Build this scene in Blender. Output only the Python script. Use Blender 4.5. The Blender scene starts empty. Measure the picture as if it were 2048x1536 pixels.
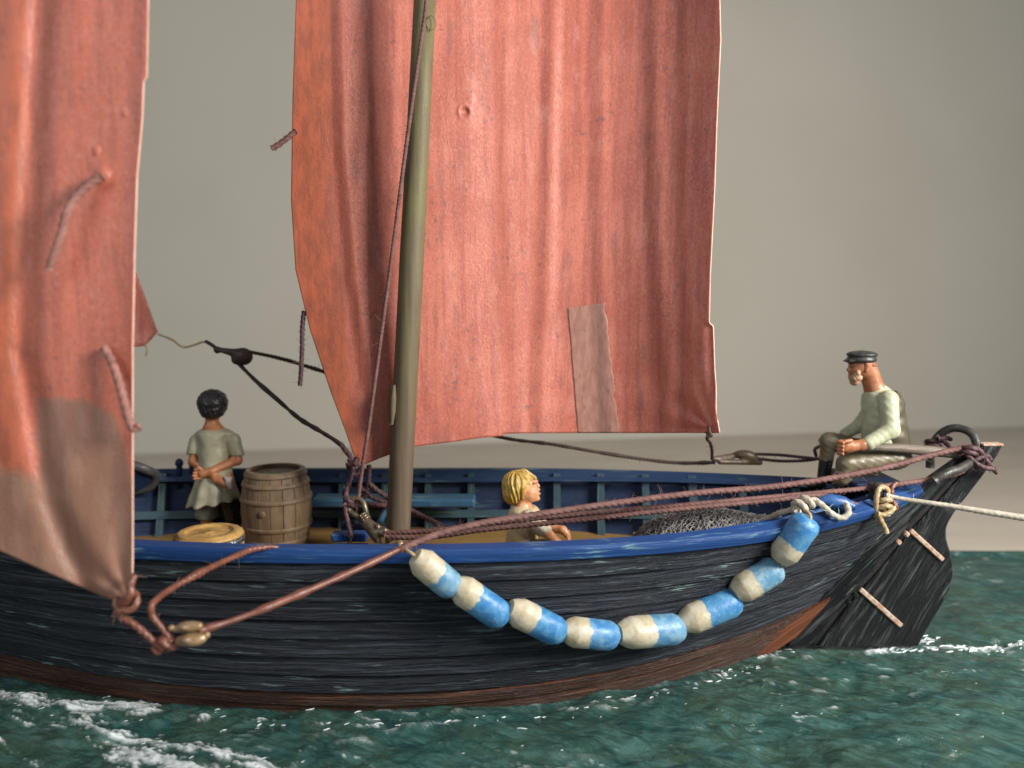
import bpy, math, random
import numpy as np
from mathutils import Vector
random.seed(7); RNG = np.random.RandomState(11)
S = bpy.context.scene
COL = S.collection

# ------------------------------------------------------------------ camera, world, lamps
CAM = np.array([0.0, -7.5, 3.35]); TH = math.radians(6.0); FPX = 1600.0
cd = bpy.data.cameras.new('camera'); cam = bpy.data.objects.new('camera', cd); COL.objects.link(cam)
cam.location = CAM; cam.rotation_euler = (math.radians(90) - TH, 0, 0)
cd.sensor_width = 36.0; cd.lens = 36.0 * FPX / 2048.0
cd.clip_start = 0.05; cd.clip_end = 300
cd.dof.use_dof = True; cd.dof.focus_distance = 6.95; cd.dof.aperture_fstop = 0.38; cd.dof.aperture_blades = 0
S.camera = cam
w = bpy.data.worlds.new('World'); S.world = w; w.use_nodes = True
w.node_tree.nodes['Background'].inputs[0].default_value = (0.86, 0.93, 1.0, 1)
w.node_tree.nodes['Background'].inputs[1].default_value = 0.30

def area(name, loc, tgt, sx, sy, power, col):
    l = bpy.data.lights.new(name, 'AREA'); l.shape = 'RECTANGLE'; l.size = sx; l.size_y = sy; l.energy = power; l.color = col
    o = bpy.data.objects.new(name, l); COL.objects.link(o); o.location = loc
    o.rotation_euler = (Vector(tgt) - Vector(loc)).to_track_quat('-Z', 'Y').to_euler()
    return o
area('window_light', (12.2, -7.5, 8.7), (0.3, 0, 1.4), 5.2, 5.2, 5300, (1.0, 0.965, 0.91))
area('fill_light', (-9.0, -13.0, 9.0), (0, 0, 1.5), 7, 5, 650, (0.9, 0.95, 1.0))  # added fill lamp at left front, no actual source there
S.view_settings.view_transform = 'Standard'; S.view_settings.look = 'None'
S.view_settings.exposure = 0.0; S.view_settings.gamma = 1.0
S.render.engine = 'CYCLES'; S.cycles.use_denoising = True; S.cycles.max_bounces = 6

# ------------------------------------------------------------------ helpers
def at(px, py, Y):
    dx = (px - 1024) / FPX; dy = (768 - py) / FPX
    d = np.array([dx, math.cos(TH) + dy * math.sin(TH), -math.sin(TH) + dy * math.cos(TH)])
    return CAM + d * ((Y - CAM[1]) / d[1])
def atz(px, py, z):
    dx = (px - 1024) / FPX; dy = (768 - py) / FPX
    d = np.array([dx, math.cos(TH) + dy * math.sin(TH), -math.sin(TH) + dy * math.cos(TH)])
    return CAM + d * ((z - CAM[2]) / d[2])
def at_arr(px, py, Y):
    dx = (px - 1024) / FPX; dy = (768 - py) / FPX
    d1 = math.cos(TH) + dy * math.sin(TH); d2 = -math.sin(TH) + dy * math.cos(TH)
    t = (Y - CAM[1]) / d1
    return np.stack([CAM[0] + dx * t, np.broadcast_to(Y, t.shape) + 0 * t, CAM[2] + d2 * t], -1)
def sstep(x): x = np.clip(x, 0, 1); return x * x * (3 - 2 * x)

OFF = {}
def thing(name, label, cat, loc, group=None):
    o = bpy.data.objects.new(name, None); COL.objects.link(o); o.empty_display_size = 0.1
    o.location = loc; o['label'] = label; o['category'] = cat
    if group: o['group'] = group
    OFF[o.name] = np.array(loc, float); return o
def tag(o, label, cat, group=None):
    o['label'] = label; o['category'] = cat
    if group: o['group'] = group
    return o
def obj(name, verts, faces, mat, parent=None, smooth=True, gr=None, attrs=None, mats=None, fmat=None, origin=None):
    """one mesh object; verts in world coordinates"""
    v = np.asarray(verts, float)
    if parent is not None: off = OFF[parent.name]
    elif origin is not None: off = np.array(origin, float)
    else: off = np.array([v[:, 0].mean(), v[:, 1].mean(), v[:, 2].min()])
    me = bpy.data.meshes.new(name)
    me.from_pydata((v - off).tolist(), [], faces if isinstance(faces, list) else faces.tolist())
    for m in (mats or [mat]): me.materials.append(m)
    if fmat is not None: me.polygons.foreach_set('material_index', np.asarray(fmat, np.int32))
    if smooth: me.polygons.foreach_set('use_smooth', np.ones(len(me.polygons), bool))
    if gr is not None:
        a = me.attributes.new('gr', 'FLOAT_VECTOR', 'POINT'); a.data.foreach_set('vector', np.asarray(gr, np.float32).ravel())
    for k, val in (attrs or {}).items():
        a = me.attributes.new(k, 'FLOAT', 'POINT'); a.data.foreach_set('value', np.asarray(val, np.float32).ravel())
    me.update()
    o = bpy.data.objects.new(name, me); COL.objects.link(o)
    if parent is not None: o.parent = parent
    else: o.location = off
    OFF[o.name] = off
    return o
def grid_faces(n, m, wrap_m=False, base=0):
    mm = m if wrap_m else m - 1
    i, j = np.meshgrid(np.arange(n - 1), np.arange(mm), indexing='ij'); j2 = (j + 1) % m
    return (base + np.stack([i * m + j, i * m + j2, (i + 1) * m + j2, (i + 1) * m + j], -1).reshape(-1, 4))
class MB:
    def __init__(s): s.v = []; s.f = []; s.g = []; s.n = 0
    def add(s, v, f, g=None):
        v = np.asarray(v, float); s.v.append(v)
        for q in (f if isinstance(f, list) else f.tolist()): s.f.append([int(a) + s.n for a in q])
        s.g.append(np.zeros((len(v), 3)) if g is None else np.asarray(g, float)); s.n += len(v)
    def build(s, name, mat, parent=None, smooth=True, **k):
        return obj(name, np.concatenate(s.v), s.f, mat, parent, smooth, gr=np.concatenate(s.g), **k)
def catmull(pts, step):
    P = np.asarray(pts, float)
    if len(P) == 2: n = max(2, int(np.linalg.norm(P[1] - P[0]) / step)); return P[0] + (P[1] - P[0]) * np.linspace(0, 1, n + 1)[:, None]
    Q = np.vstack([2 * P[0] - P[1], P, 2 * P[-1] - P[-2]]); out = []
    for i in range(1, len(Q) - 2):
        p0, p1, p2, p3 = Q[i - 1:i + 3]; n = max(3, int(np.linalg.norm(p2 - p1) / step))
        d01, d12, d23 = [max(np.linalg.norm(a) ** .5, 1e-5) for a in (p1 - p0, p2 - p1, p3 - p2)]
        m1 = p2 - p1 + d12 * ((p1 - p0) / d01 - (p2 - p0) / (d01 + d12)); m2 = p2 - p1 + d12 * ((p3 - p2) / d23 - (p3 - p1) / (d12 + d23))
        t = np.linspace(0, 1, n, endpoint=False)[:, None]
        out.append((2 * t**3 - 3 * t**2 + 1) * p1 + (t**3 - 2 * t**2 + t) * m1 + (-2 * t**3 + 3 * t**2) * p2 + (t**3 - t**2) * m2)
    out.append(P[-1:]); return np.vstack(out)
def frames(P):
    T = np.gradient(P, axis=0); T /= np.linalg.norm(T, axis=1)[:, None] + 1e-9
    N = np.zeros_like(T); a = np.array([0, 0, 1.0]) if abs(T[0, 2]) < .8 else np.array([0, 1.0, 0])
    n = a - T[0] * (a @ T[0]); n /= np.linalg.norm(n)
    for i in range(len(P)):
        n = n - T[i] * (n @ T[i]); n /= np.linalg.norm(n) + 1e-9; N[i] = n
    return T, N, np.cross(T, N)
def arclen(P): return np.concatenate([[0], np.cumsum(np.linalg.norm(np.diff(P, axis=0), axis=1))])
def tube_into(mb, pts, r, k=10, step=.03, lay=0, pitch=.13, lump=0, smoothpath=True):
    P = catmull(pts, step) if smoothpath else np.asarray(pts, float)
    T, N, B = frames(P); L = arclen(P); n = len(P)
    R = np.interp(L / L[-1], np.linspace(0, 1, len(r)), r) if hasattr(r, '__len__') else np.full(n, r)
    if lump: R = R * (1 + lump * np.interp(L, np.arange(0, L[-1] + .2, .07), RNG.randn(len(np.arange(0, L[-1] + .2, .07)))))
    ph = np.arange(k) / k * 2 * math.pi
    rr = R[:, None] * np.ones(k)
    if lay: rr = R[:, None] * (.70 + .36 * np.abs(np.cos(1.5 * (ph[None, :] - L[:, None] * 2 * math.pi / pitch))) ** .75)
    V = P[:, None] + rr[..., None] * (np.cos(ph)[None, :, None] * N[:, None] + np.sin(ph)[None, :, None] * B[:, None])
    g = np.stack([np.repeat(L, k), np.tile(ph, n) * R.mean(), np.zeros(n * k)], -1)
    f = grid_faces(n, k, True).tolist() + [list(range(k)), [(n - 1) * k + q for q in range(k)][::-1]]
    mb.add(V.reshape(-1, 3), f, g); return P
def lathe_into(mb, prof, c, n=40, ax=None):
    """prof: list of (radius, height) from bottom to top"""
    pr = np.asarray(prof, float); ph = np.arange(n) / n * 2 * math.pi; m = len(pr)
    V = np.stack([pr[:, 0, None] * np.cos(ph), pr[:, 0, None] * np.sin(ph), pr[:, 1, None] + 0 * ph], -1).reshape(-1, 3)
    if ax is not None:
        q = Vector((0, 0, 1)).rotation_difference(Vector(ax)); M = np.array(q.to_matrix()); V = V @ M.T
    f = grid_faces(m, n, True).tolist()
    if pr[0, 0] > 1e-4: f.append(list(range(n))[::-1])
    if pr[-1, 0] > 1e-4: f.append([(m - 1) * n + q for q in range(n)])
    h = np.repeat(pr[:, 1], n); a = np.tile(ph, m) * pr[:, 0].max()
    mb.add(V + np.asarray(c), f, np.stack([h, a, 0 * h], -1))
def box_into(mb, c, s, rotz=0, bev=.012, M=None):
    """bevelled box, c centre, s full size"""
    hx, hy, hz = [q / 2 for q in s]; b = min(bev, hx * .6, hy * .6, hz * .6)
    V = []; idx = {}
    for sx in (-1, 1):
        for sy in (-1, 1):
            for sz in (-1, 1):
                for a in range(3):
                    p = [sx * (hx - b), sy * (hy - b), sz * (hz - b)]; p[a] = [sx * hx, sy * hy, sz * hz][a]
                    idx[(sx, sy, sz, a)] = len(V); V.append(p)
    F = []
    for a in range(3):
        o1, o2 = [(1, 2), (2, 0), (0, 1)][a]
        for s1 in (-1, 1):
            q = []
            for (u, v_) in ((-1, -1), (1, -1), (1, 1), (-1, 1)):
                k = [0, 0, 0]; k[a] = s1; k[o1] = u; k[o2] = v_; q.append(idx[(*k, a)])
            F.append(q if s1 > 0 else q[::-1])
        for u in (-1, 1):
            for v_ in (-1, 1):
                k0 = [0, 0, 0]; k0[o1] = u; k0[o2] = v_; k1 = list(k0); k0[a] = -1; k1[a] = 1
                F.append([idx[(*k0, o1)], idx[(*k1, o1)], idx[(*k1, o2)], idx[(*k0, o2)]][::(1 if u * v_ > 0 else -1)])
    for sx in (-1, 1):
        for sy in (-1, 1):
            for sz in (-1, 1):
                q = [idx[(sx, sy, sz, 0)], idx[(sx, sy, sz, 1)], idx[(sx, sy, sz, 2)]]
                F.append(q if sx * sy * sz > 0 else q[::-1])
    V = np.array(V); g = V[:, [0, 1, 2]] + RNG.rand() * 7
    if M is not None: V = V @ np.asarray(M).T
    elif rotz: c_, s_ = math.cos(rotz), math.sin(rotz); V = V @ np.array([[c_, -s_, 0], [s_, c_, 0], [0, 0, 1]]).T
    mb.add(V + np.asarray(c), F, g)
def prism_px(poly, Y, th):
    """polygon given where it stands in the plane Y, given thickness th"""
    A = np.array([at(x, y, Y) for x, y in poly]); n = len(A)
    a = A + [0, -th / 2, 0]; b = A + [0, th / 2, 0]
    return a, b, n

# numpy perlin noise
_perm = np.random.RandomState(3).permutation(512); _perm = np.concatenate([_perm] * 3)
_gr = np.random.RandomState(5).uniform(0, 2 * math.pi, 512); _gx, _gy = np.cos(_gr), np.sin(_gr)
def pn(x, y):
    xi = np.floor(x).astype(int); yi = np.floor(y).astype(int); xf, yf = x - xi, y - yi
    u = xf**3 * (xf * (xf * 6 - 15) + 10); v = yf**3 * (yf * (yf * 6 - 15) + 10)
    def g(a, b): h = _perm[_perm[a & 511] + (b & 511)] & 511; return h
    def d(a, b, fx, fy): h = g(a, b); return _gx[h] * fx + _gy[h] * fy
    n00 = d(xi, yi, xf, yf); n10 = d(xi + 1, yi, xf - 1, yf); n01 = d(xi, yi + 1, xf, yf - 1); n11 = d(xi + 1, yi + 1, xf - 1, yf - 1)
    return ((n00 * (1 - u) + n10 * u) * (1 - v) + (n01 * (1 - u) + n11 * u) * v) * 1.5
def fbm(x, y, o=4, g=.5):
    s = 0; a = 1; t = 0
    for i in range(o): s = s + a * pn(x + 17.3 * i, y - 9.1 * i); t += a; a *= g; x = x * 2.03; y = y * 2.03
    return s / t

# implicit surfaces -> one smooth mesh (naive surface nets)
def cap(a, b, ra, rb, k=.02, sub=False): return ('c', np.asarray(a, float), np.asarray(b, float), ra, rb, k, sub)
def ell(c, r, k=.02, sub=False, R=None): return ('e', np.asarray(c, float), np.asarray(r, float), R, None, k, sub)
def half(p, n, k=.01): return ('p', np.asarray(p, float), np.asarray(n, float), None, None, k, True)
def rot(ax, deg):
    from mathutils import Matrix
    return np.array(Matrix.Rotation(math.radians(deg), 3, Vector(ax)))
def blob(prims, h, disp=None, pad=.03):
    lo = np.full(3, 1e9); hi = -lo
    bb = []
    for p in prims:
        if p[0] == 'p': l_, h_ = np.full(3, -1e3), np.full(3, 1e3)
        elif p[0] == 'c': r = max(p[3], p[4]); l_, h_ = np.minimum(p[1], p[2]) - r, np.maximum(p[1], p[2]) + r
        elif p[0] == 'e': r = p[2].max() if p[3] is not None else p[2]; l_, h_ = p[1] - r, p[1] + r
        bb.append((l_, h_))
        if not p[6]: lo = np.minimum(lo, l_); hi = np.maximum(hi, h_)
    lo -= pad; hi += pad; n = np.ceil((hi - lo) / h).astype(int) + 1
    F = np.full(n, 1.0, np.float32); ax = [lo[i] + h * np.arange(n[i]) for i in range(3)]
    for p, (l_, h_) in zip(prims, bb):
        k = p[5]; mg = k + 3 * h + .01
        a0 = np.maximum(0, np.floor((l_ - mg - lo) / h).astype(int)); a1 = np.minimum(n, np.ceil((h_ + mg - lo) / h).astype(int) + 1)
        if (a1 <= a0).any(): continue
        sl = tuple(slice(a0[i], a1[i]) for i in range(3))
        X, Y, Z = np.meshgrid(*[ax[i][sl[i]] for i in range(3)], indexing='ij')
        Q = np.stack([X, Y, Z], -1)
        if p[0] == 'p': D = (Q - p[1]) @ p[2]
        elif p[0] == 'c':
            ba = p[2] - p[1]; t = np.clip(((Q - p[1]) @ ba) / (ba @ ba + 1e-12), 0, 1)
            D = np.linalg.norm(Q - p[1] - t[..., None] * ba, axis=-1) - (p[3] + (p[4] - p[3]) * t)
        else:
            q = Q - p[1]
            if p[3] is not None: q = q @ p[3]
            k0 = np.linalg.norm(q / p[2], axis=-1); k1 = np.linalg.norm(q / p[2]**2, axis=-1) + 1e-9; D = k0 * (k0 - 1) / k1
        f = F[sl]
        if p[6]:
            hh = np.clip(.5 - .5 * (f + D) / k, 0, 1); F[sl] = f + (-D - f) * hh + k * hh * (1 - hh)
        else:
            hh = np.clip(.5 + .5 * (f - D) / k, 0, 1); F[sl] = f + (D - f) * hh - k * hh * (1 - hh)
    if disp is not None:
        X, Y, Z = np.meshgrid(*ax, indexing='ij'); F = F - disp(X, Y, Z)
    return nets(F, lo, h)
def nets(F, lo, h):
    n = np.array(F.shape) - 1; I = F < 0
    cnt = np.zeros(n, np.int16); acc = np.zeros((*n, 3), np.float32)
    c = [(i, j, k) for i in (0, 1) for j in (0, 1) for k in (0, 1)]
    def sub(A, o): return A[o[0]:o[0] + n[0], o[1]:o[1] + n[1], o[2]:o[2] + n[2]]
    for a in c:
        for d in range(3):
            if a[d]: continue
            b = list(a); b[d] = 1
            fa, fb = sub(F, a), sub(F, b); m = (fa < 0) != (fb < 0)
            t = np.where(m, fa / np.where(m, fa - fb, 1), 0)
            for e in range(3): acc[..., e] += np.where(m, a[e] + (t if e == d else 0), 0)
            cnt += m
    act = cnt > 0; ids = np.full(n, -1, int); ids[act] = np.arange(act.sum())
    cell = np.argwhere(act); V = lo + h * (cell + acc[act] / cnt[act][:, None])
    faces = []
    for d in range(3):
        o = [(1, 2), (2, 0), (0, 1)][d]
        sl0 = [slice(1, n[i]) for i in range(3)]; sl0[d] = slice(0, n[d]); sl1 = list(sl0); sl1[d] = slice(1, n[d] + 1)
        A, B = I[tuple(sl0)], I[tuple(sl1)]; m = A != B; e = np.argwhere(m)
        if not len(e): continue
        base = e + np.array([0 if i == d else 1 for i in range(3)])
        def idc(du, dv):
            q = base.copy(); q[:, o[0]] += du; q[:, o[1]] += dv; return ids[q[:, 0], q[:, 1], q[:, 2]]
        Q = np.stack([idc(-1, -1), idc(0, -1), idc(0, 0), idc(-1, 0)], -1); fl = ~A[m]
        Q[fl] = Q[fl][:, ::-1]; faces.append(Q)
    Fc = np.concatenate(faces); Fc = Fc[(Fc >= 0).all(1)]
    # one relaxation
    for _ in range(1):
        s = np.zeros_like(V); ct = np.zeros(len(V))
        for a, b in ((0, 1), (1, 2), (2, 3), (3, 0)):
            np.add.at(s, Fc[:, a], V[Fc[:, b]]); np.add.at(ct, Fc[:, a], 1); np.add.at(s, Fc[:, b], V[Fc[:, a]]); np.add.at(ct, Fc[:, b], 1)
        V = V * .6 + .4 * s / np.maximum(ct, 1)[:, None]
    return V, Fc

# ------------------------------------------------------------------ materials
class NT:
    def __init__(s, name):
        s.m = bpy.data.materials.new(name); s.m.use_nodes = True; s.t = s.m.node_tree; s.b = s.t.nodes['Principled BSDF']
    def n(s, ty): return s.t.nodes.new(ty)
    def l(s, a, b): s.t.links.new(a, b)
    def put(s, sock, v):
        if hasattr(v, 'is_output'): s.l(v, sock)
        else: sock.default_value = (*v, 1) if isinstance(v, tuple) and len(v) == 3 and sock.type == 'RGBA' else v
    def co(s): return s.n('ShaderNodeTexCoord').outputs['Object']
    def attr(s, name, out='Vector'): a = s.n('ShaderNodeAttribute'); a.attribute_name = name; return a.outputs[out]
    def rnd(s): return s.n('ShaderNodeObjectInfo').outputs['Random']
    def sc(s, v, k):
        m = s.n('ShaderNodeMapping'); s.l(v, m.inputs[0]); m.inputs['Scale'].default_value = k; return m.outputs[0]
    def shift(s, v, f):
        q = s.n('ShaderNodeVectorMath'); q.operation = 'MULTIPLY_ADD'; q.inputs[0].default_value = (37, 19, 11)
        s.l(f, q.inputs[1]); s.l(v, q.inputs[2]); return q.outputs[0]
    def noise(s, v, k, det=4, ro=.55, dist=0):
        q = s.n('ShaderNodeTexNoise'); s.l(v, q.inputs['Vector']); q.inputs['Scale'].default_value = k; q.inputs['Detail'].default_value = det
        q.inputs['Roughness'].default_value = ro; q.inputs['Distortion'].default_value = dist; return q.outputs['Fac']
    def vor(s, v, k):
        q = s.n('ShaderNodeTexVoronoi'); s.l(v, q.inputs['Vector']); q.inputs['Scale'].default_value = k; return q.outputs['Distance']
    def ramp(s, f, a, b, lo=0.0, hi=1.0):
        q = s.n('ShaderNodeMapRange'); q.interpolation_type = 'SMOOTHSTEP'; s.put(q.inputs[0], f)
        q.inputs[1].default_value = a; q.inputs[2].default_value = b; q.inputs[3].default_value = lo; q.inputs[4].default_value = hi; return q.outputs[0]
    def mix(s, f, a, b):
        q = s.n('ShaderNodeMix'); q.data_type = 'RGBA'; s.put(q.inputs[0], f); s.put(q.inputs[6], a); s.put(q.inputs[7], b); return q.outputs[2]
    def ma(s, op, a, b=0.0):
        q = s.n('ShaderNodeMath'); q.operation = op; s.put(q.inputs[0], a); s.put(q.inputs[1], b); return q.outputs[0]
    def sep(s, v): q = s.n('ShaderNodeSeparateXYZ'); s.l(v, q.inputs[0]); return q.outputs
    def bump(s, h, st, d=.02):
        q = s.n('ShaderNodeBump'); q.inputs['Strength'].default_value = st; q.inputs['Distance'].default_value = d; s.l(h, q.inputs['Height']); s.l(q.outputs[0], s.b.inputs['Normal'])
    def fin(s, col, rough=.5, spec=.5, metal=0.0):
        s.put(s.b.inputs['Base Color'], col); s.put(s.b.inputs['Roughness'], rough)
        s.b.inputs['Specular IOR Level'].default_value = spec; s.b.inputs['Metallic'].default_value = metal; return s.m

def M_simple(name, c1, c2, k=12, rough=.5, spec=.5, bump=.15, metal=0, stretch=(1, 1, 1), fine=60, spots=None, spot_at=.68):
    t = NT(name); v = t.sc(t.co(), stretch); n1 = t.noise(v, k); n2 = t.noise(v, fine, 3)
    c = t.mix(t.ramp(n1, .35, .65), c1, c2)
    if spots: c = t.mix(t.ramp(t.noise(t.shift(v, t.rnd()), k * 1.7, 6, .7), spot_at, spot_at + .06), c, spots)
    t.bump(t.ma('ADD', n1, t.ma('MULTIPLY', n2, .6)), bump, .02)
    return t.fin(c, t.ramp(n2, .3, .7, rough - .08, rough + .1), spec, metal)

def M_hull(name, base, dry, fleck, fleck_amt=.64, rough=.5, dryk=(.52, .72), specks=True, bump=.7, gf=40, ga=1.0, bd=.045):
    t = NT(name); g = t.shift(t.attr('gr'), t.rnd())
    warp = t.noise(t.sc(g, (1.6, 3.5, 1)), 1.0, 2)
    gv = t.n('ShaderNodeCombineXYZ'); x, y, z = t.sep(g); t.l(x, gv.inputs[0]); t.l(t.ma('ADD', y, t.ma('MULTIPLY', warp, .075)), gv.inputs[1]); t.l(z, gv.inputs[2])
    grain = t.noise(t.sc(gv.outputs[0], (ga, gf, 1)), 1.0, 6, .68)
    fine = t.noise(t.sc(gv.outputs[0], (3, 95, 1)), 1.0, 3)
    c = t.mix(t.ramp(grain, dryk[0], dryk[1], 0, .8), base, dry)
    patch = t.ramp(t.noise(t.sc(g, (1.2, 4, 1)), 1.3, 3), .5, .68)
    fl = t.ma('MULTIPLY', t.ramp(t.noise(t.sc(gv.outputs[0], (2.2, 30, 1)), 1.4, 6, .65), fleck_amt, fleck_amt + .08), patch)
    c = t.mix(fl, c, fleck)
    if specks:
        sp = t.ramp(t.noise(t.sc(g, (1, 1, 1)), 75, 2), .70, .76); zone = t.ramp(t.noise(t.sc(t.co(), (.8, .8, 1.3)), 1.0, 2), .44, .60)
        c = t.mix(t.ma('MULTIPLY', t.ma('MULTIPLY', sp, zone), .55), c, (.30, .30, .31))
    t.bump(t.ma('ADD', grain, t.ma('MULTIPLY', fine, .5)), bump, bd)
    return t.fin(c, t.ramp(fine, .3, .7, rough - .1, rough + .12), .34)

m_black = M_hull('black_weathered_paint', (.0060, .0085, .0150), (.068, .084, .112), (.20, .30, .28), .565, rough=.42, dryk=(.47, .72), bump=.9)
m_blackwood = M_hull('black_rudder_paint', (.0065, .0078, .0095), (.10, .108, .106), (.15, .19, .14), .57, dryk=(.50, .68), bump=1.0, rough=.38, gf=24, ga=1.6, bd=.05)
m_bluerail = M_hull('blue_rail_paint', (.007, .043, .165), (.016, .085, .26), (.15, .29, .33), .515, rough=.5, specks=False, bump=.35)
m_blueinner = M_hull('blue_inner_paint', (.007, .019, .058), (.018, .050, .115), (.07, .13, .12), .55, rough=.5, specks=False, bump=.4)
m_rib = M_hull('blue_green_rib_paint', (.028, .062, .080), (.075, .125, .125), (.15, .22, .185), .52, rough=.45, specks=False, bump=.3)
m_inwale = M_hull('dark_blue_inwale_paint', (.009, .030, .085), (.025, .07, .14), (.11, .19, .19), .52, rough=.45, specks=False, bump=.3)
m_bench = M_hull('pale_blue_bench_paint', (.025, .075, .13), (.085, .165, .20), (.22, .33, .29), .48, rough=.4, specks=False, bump=.3)
m_brown = M_hull('copper_brown_paint', (.048, .019, .012), (.28, .105, .048), (.26, .17, .12), .58, rough=.30, dryk=(.48, .70), bump=1.0)
m_copper = M_hull('copper_paint', (.11, .036, .017), (.22, .078, .034), (.09, .04, .03), .6, rough=.33, dryk=(.4, .65), specks=False, bump=.5)
m_deck = M_hull('tan_deck_paint', (.24, .14, .045), (.36, .22, .08), (.12, .07, .03), .6, rough=.5, specks=False, bump=.4)
m_strap = M_simple('worn_copper_strap', (.36, .19, .11), (.52, .42, .34), 25, .35, .5, .3, spots=(.20, .09, .05))
m_barrel = M_simple('barrel_brown_paint', (.18, .118, .068), (.235, .16, .095), 5, .48, .4, .2, stretch=(3, 3, 1), fine=45, spots=(.13, .085, .05), spot_at=.66)
m_barrelhead = M_simple('barrel_head_paint', (.075, .05, .032), (.11, .075, .05), 8, .5, .4, .2)
m_tub = M_simple('ochre_tub_paint', (.34, .19, .055), (.46, .28, .09), 9, .42, .45, .4, spots=(.16, .08, .025), spot_at=.63)
m_pewter = M_simple('dark_silver_ring', (.10, .10, .11), (.35, .35, .37), 30, .3, .6, .5, metal=.8)
m_brass = M_simple('dark_brass', (.10, .075, .048), (.19, .145, .095), 14, .34, .6, .25, metal=.55, spots=(.04, .025, .018))
m_brasspale = M_simple('pale_brass', (.24, .15, .075), (.34, .23, .13), 14, .28, .6, .25, metal=.35, spots=(.10, .05, .03))
m_iron = M_simple('dark_iron', (.026, .024, .021), (.055, .05, .043), 14, .45, .5, .3, spots=(.02, .017, .015))
def M_rope(name, c1, c2, rough=.65, bump=.5, spec=.3):
    t = NT(name); g = t.attr('gr'); n1 = t.noise(t.co(), 9, 3); n2 = t.noise(t.sc(t.co(), (1, 1, 1)), 130, 2)
    c = t.mix(t.ramp(n1, .35, .65), c1, c2); t.bump(n2, bump, .008); return t.fin(c, rough, spec)
m_rope = M_rope('dusty_brown_rope', (.115, .054, .048), (.165, .084, .074))
m_ropered = M_rope('stiff_redbrown_rope', (.125, .042, .026), (.18, .068, .042), .32, .35, .5)
m_ropedark = M_rope('dark_tarred_rope', (.055, .027, .030), (.10, .052, .055), .5)
m_ropeblack = M_rope('black_brown_rope', (.028, .015, .012), (.05, .026, .02), .5)
m_ropepink = M_rope('dusty_reef_rope', (.22, .10, .082), (.30, .145, .12), .7)
m_ropecream = M_rope('cream_hemp_rope', (.36, .32, .25), (.48, .43, .36), .7)
m_ropeglue = M_rope('glued_yellow_rope', (.30, .21, .10), (.40, .30, .17), .3, .2)
m_fuzz = M_simple('rope_fuzz', (.18, .10, .085), (.24, .14, .12), 9, .8, .2, 0)
m_fuzzpale = M_simple('hemp_fuzz', (.55, .5, .4), (.6, .55, .46), 9, .8, .2, 0)
m_skin = M_simple('painted_skin', (.38, .155, .072), (.28, .095, .04), 16, .42, .5, .12, spots=(.26, .075, .03), spot_at=.62)
m_skinpale = M_simple('painted_pale_skin', (.58, .29, .15), (.46, .18, .08), 18, .38, .5, .12, spots=(.30, .09, .035), spot_at=.62)
m_skindark = M_simple('painted_tan_skin', (.46, .19, .085), (.36, .13, .05), 16, .45, .5, .12, spots=(.18, .05, .02), spot_at=.63)
def M_sail(name):
    t = NT(name); v = t.co()
    big = t.noise(v, 1.1, 4, .6); mid = t.noise(t.sc(v, (1.7, 1.7, .55)), 4.5, 5, .6); strk = t.noise(t.sc(v, (16, 16, .7)), 1, 4, .6); fine = t.noise(v, 42, 4, .75)
    grain = t.noise(v, 110, 3, .7)
    c = t.mix(t.ramp(big, .35, .65), (.425, .110, .070), (.525, .160, .110))
    c = t.mix(t.ramp(strk, .42, .68, 0, .6), c, (.31, .072, .046))
    c = t.mix(t.ramp(mid, .52, .75, 0, .6), c, (.54, .215, .165))
    weave = t.noise(t.sc(v, (46, 46, 34)), 1.0, 3, .8)
    c = t.mix(t.ramp(weave, .52, .68, 0, .50), c, (.23, .064, .050))
    c = t.mix(t.ramp(weave, .48, .32, 0, .38), c, (.60, .275, .225))
    dots = t.ma('MULTIPLY', t.ramp(t.noise(v, 16, 3, .6), .60, .69), t.ramp(t.noise(v, 1.7, 2), .46, .58))
    c = t.mix(t.ma('MULTIPLY', dots, .6), c, (.12, .075, .07))
    smear = t.ma('MULTIPLY', t.ramp(t.noise(t.sc(v, (5, 5, 1.3)), 1.3, 5, .65), .56, .70), .5); c = t.mix(smear, c, (.20, .085, .068))
    edge = t.ramp(t.attr('edge', 'Fac'), .0, 1.0); e2 = t.mix(t.ramp(t.noise(t.sc(v, (6, 6, 2)), 2.2, 5, .65), .36, .64), (.39, .090, .036), (.24, .062, .027))
    c = t.mix(t.ma('MULTIPLY', edge, .85), c, e2)
    c = t.mix(t.ma('MULTIPLY', t.attr('stain', 'Fac'), .86), c, t.mix(t.ramp(mid, .4, .65), (.19, .105, .070), (.25, .150, .105)))
    t.bump(t.ma('ADD', t.ma('MULTIPLY', weave, .9), t.ma('ADD', t.ma('MULTIPLY', grain, .6), t.ma('MULTIPLY', strk, .5))), .30, .02)
    return t.fin(c, t.ramp(weave, .3, .7, .30, .52), .55)
m_sail = M_sail('rust_red_sailcloth')
m_sailedge = M_simple('pale_cut_edge', (.62, .40, .30), (.72, .5, .4), 10, .6, .3, .1)
m_patch = M_simple('taupe_patch', (.29, .135, .102), (.36, .185, .142), 6, .45, .5, .2, stretch=(3, 3, 1), spots=(.22, .105, .08), spot_at=.58)
m_patch2 = M_simple('brown_patch', (.27, .135, .090), (.33, .195, .14), 2.5, .5, .4, .1, stretch=(2, 2, 1), spots=(.25, .115, .078), spot_at=.56)
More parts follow.
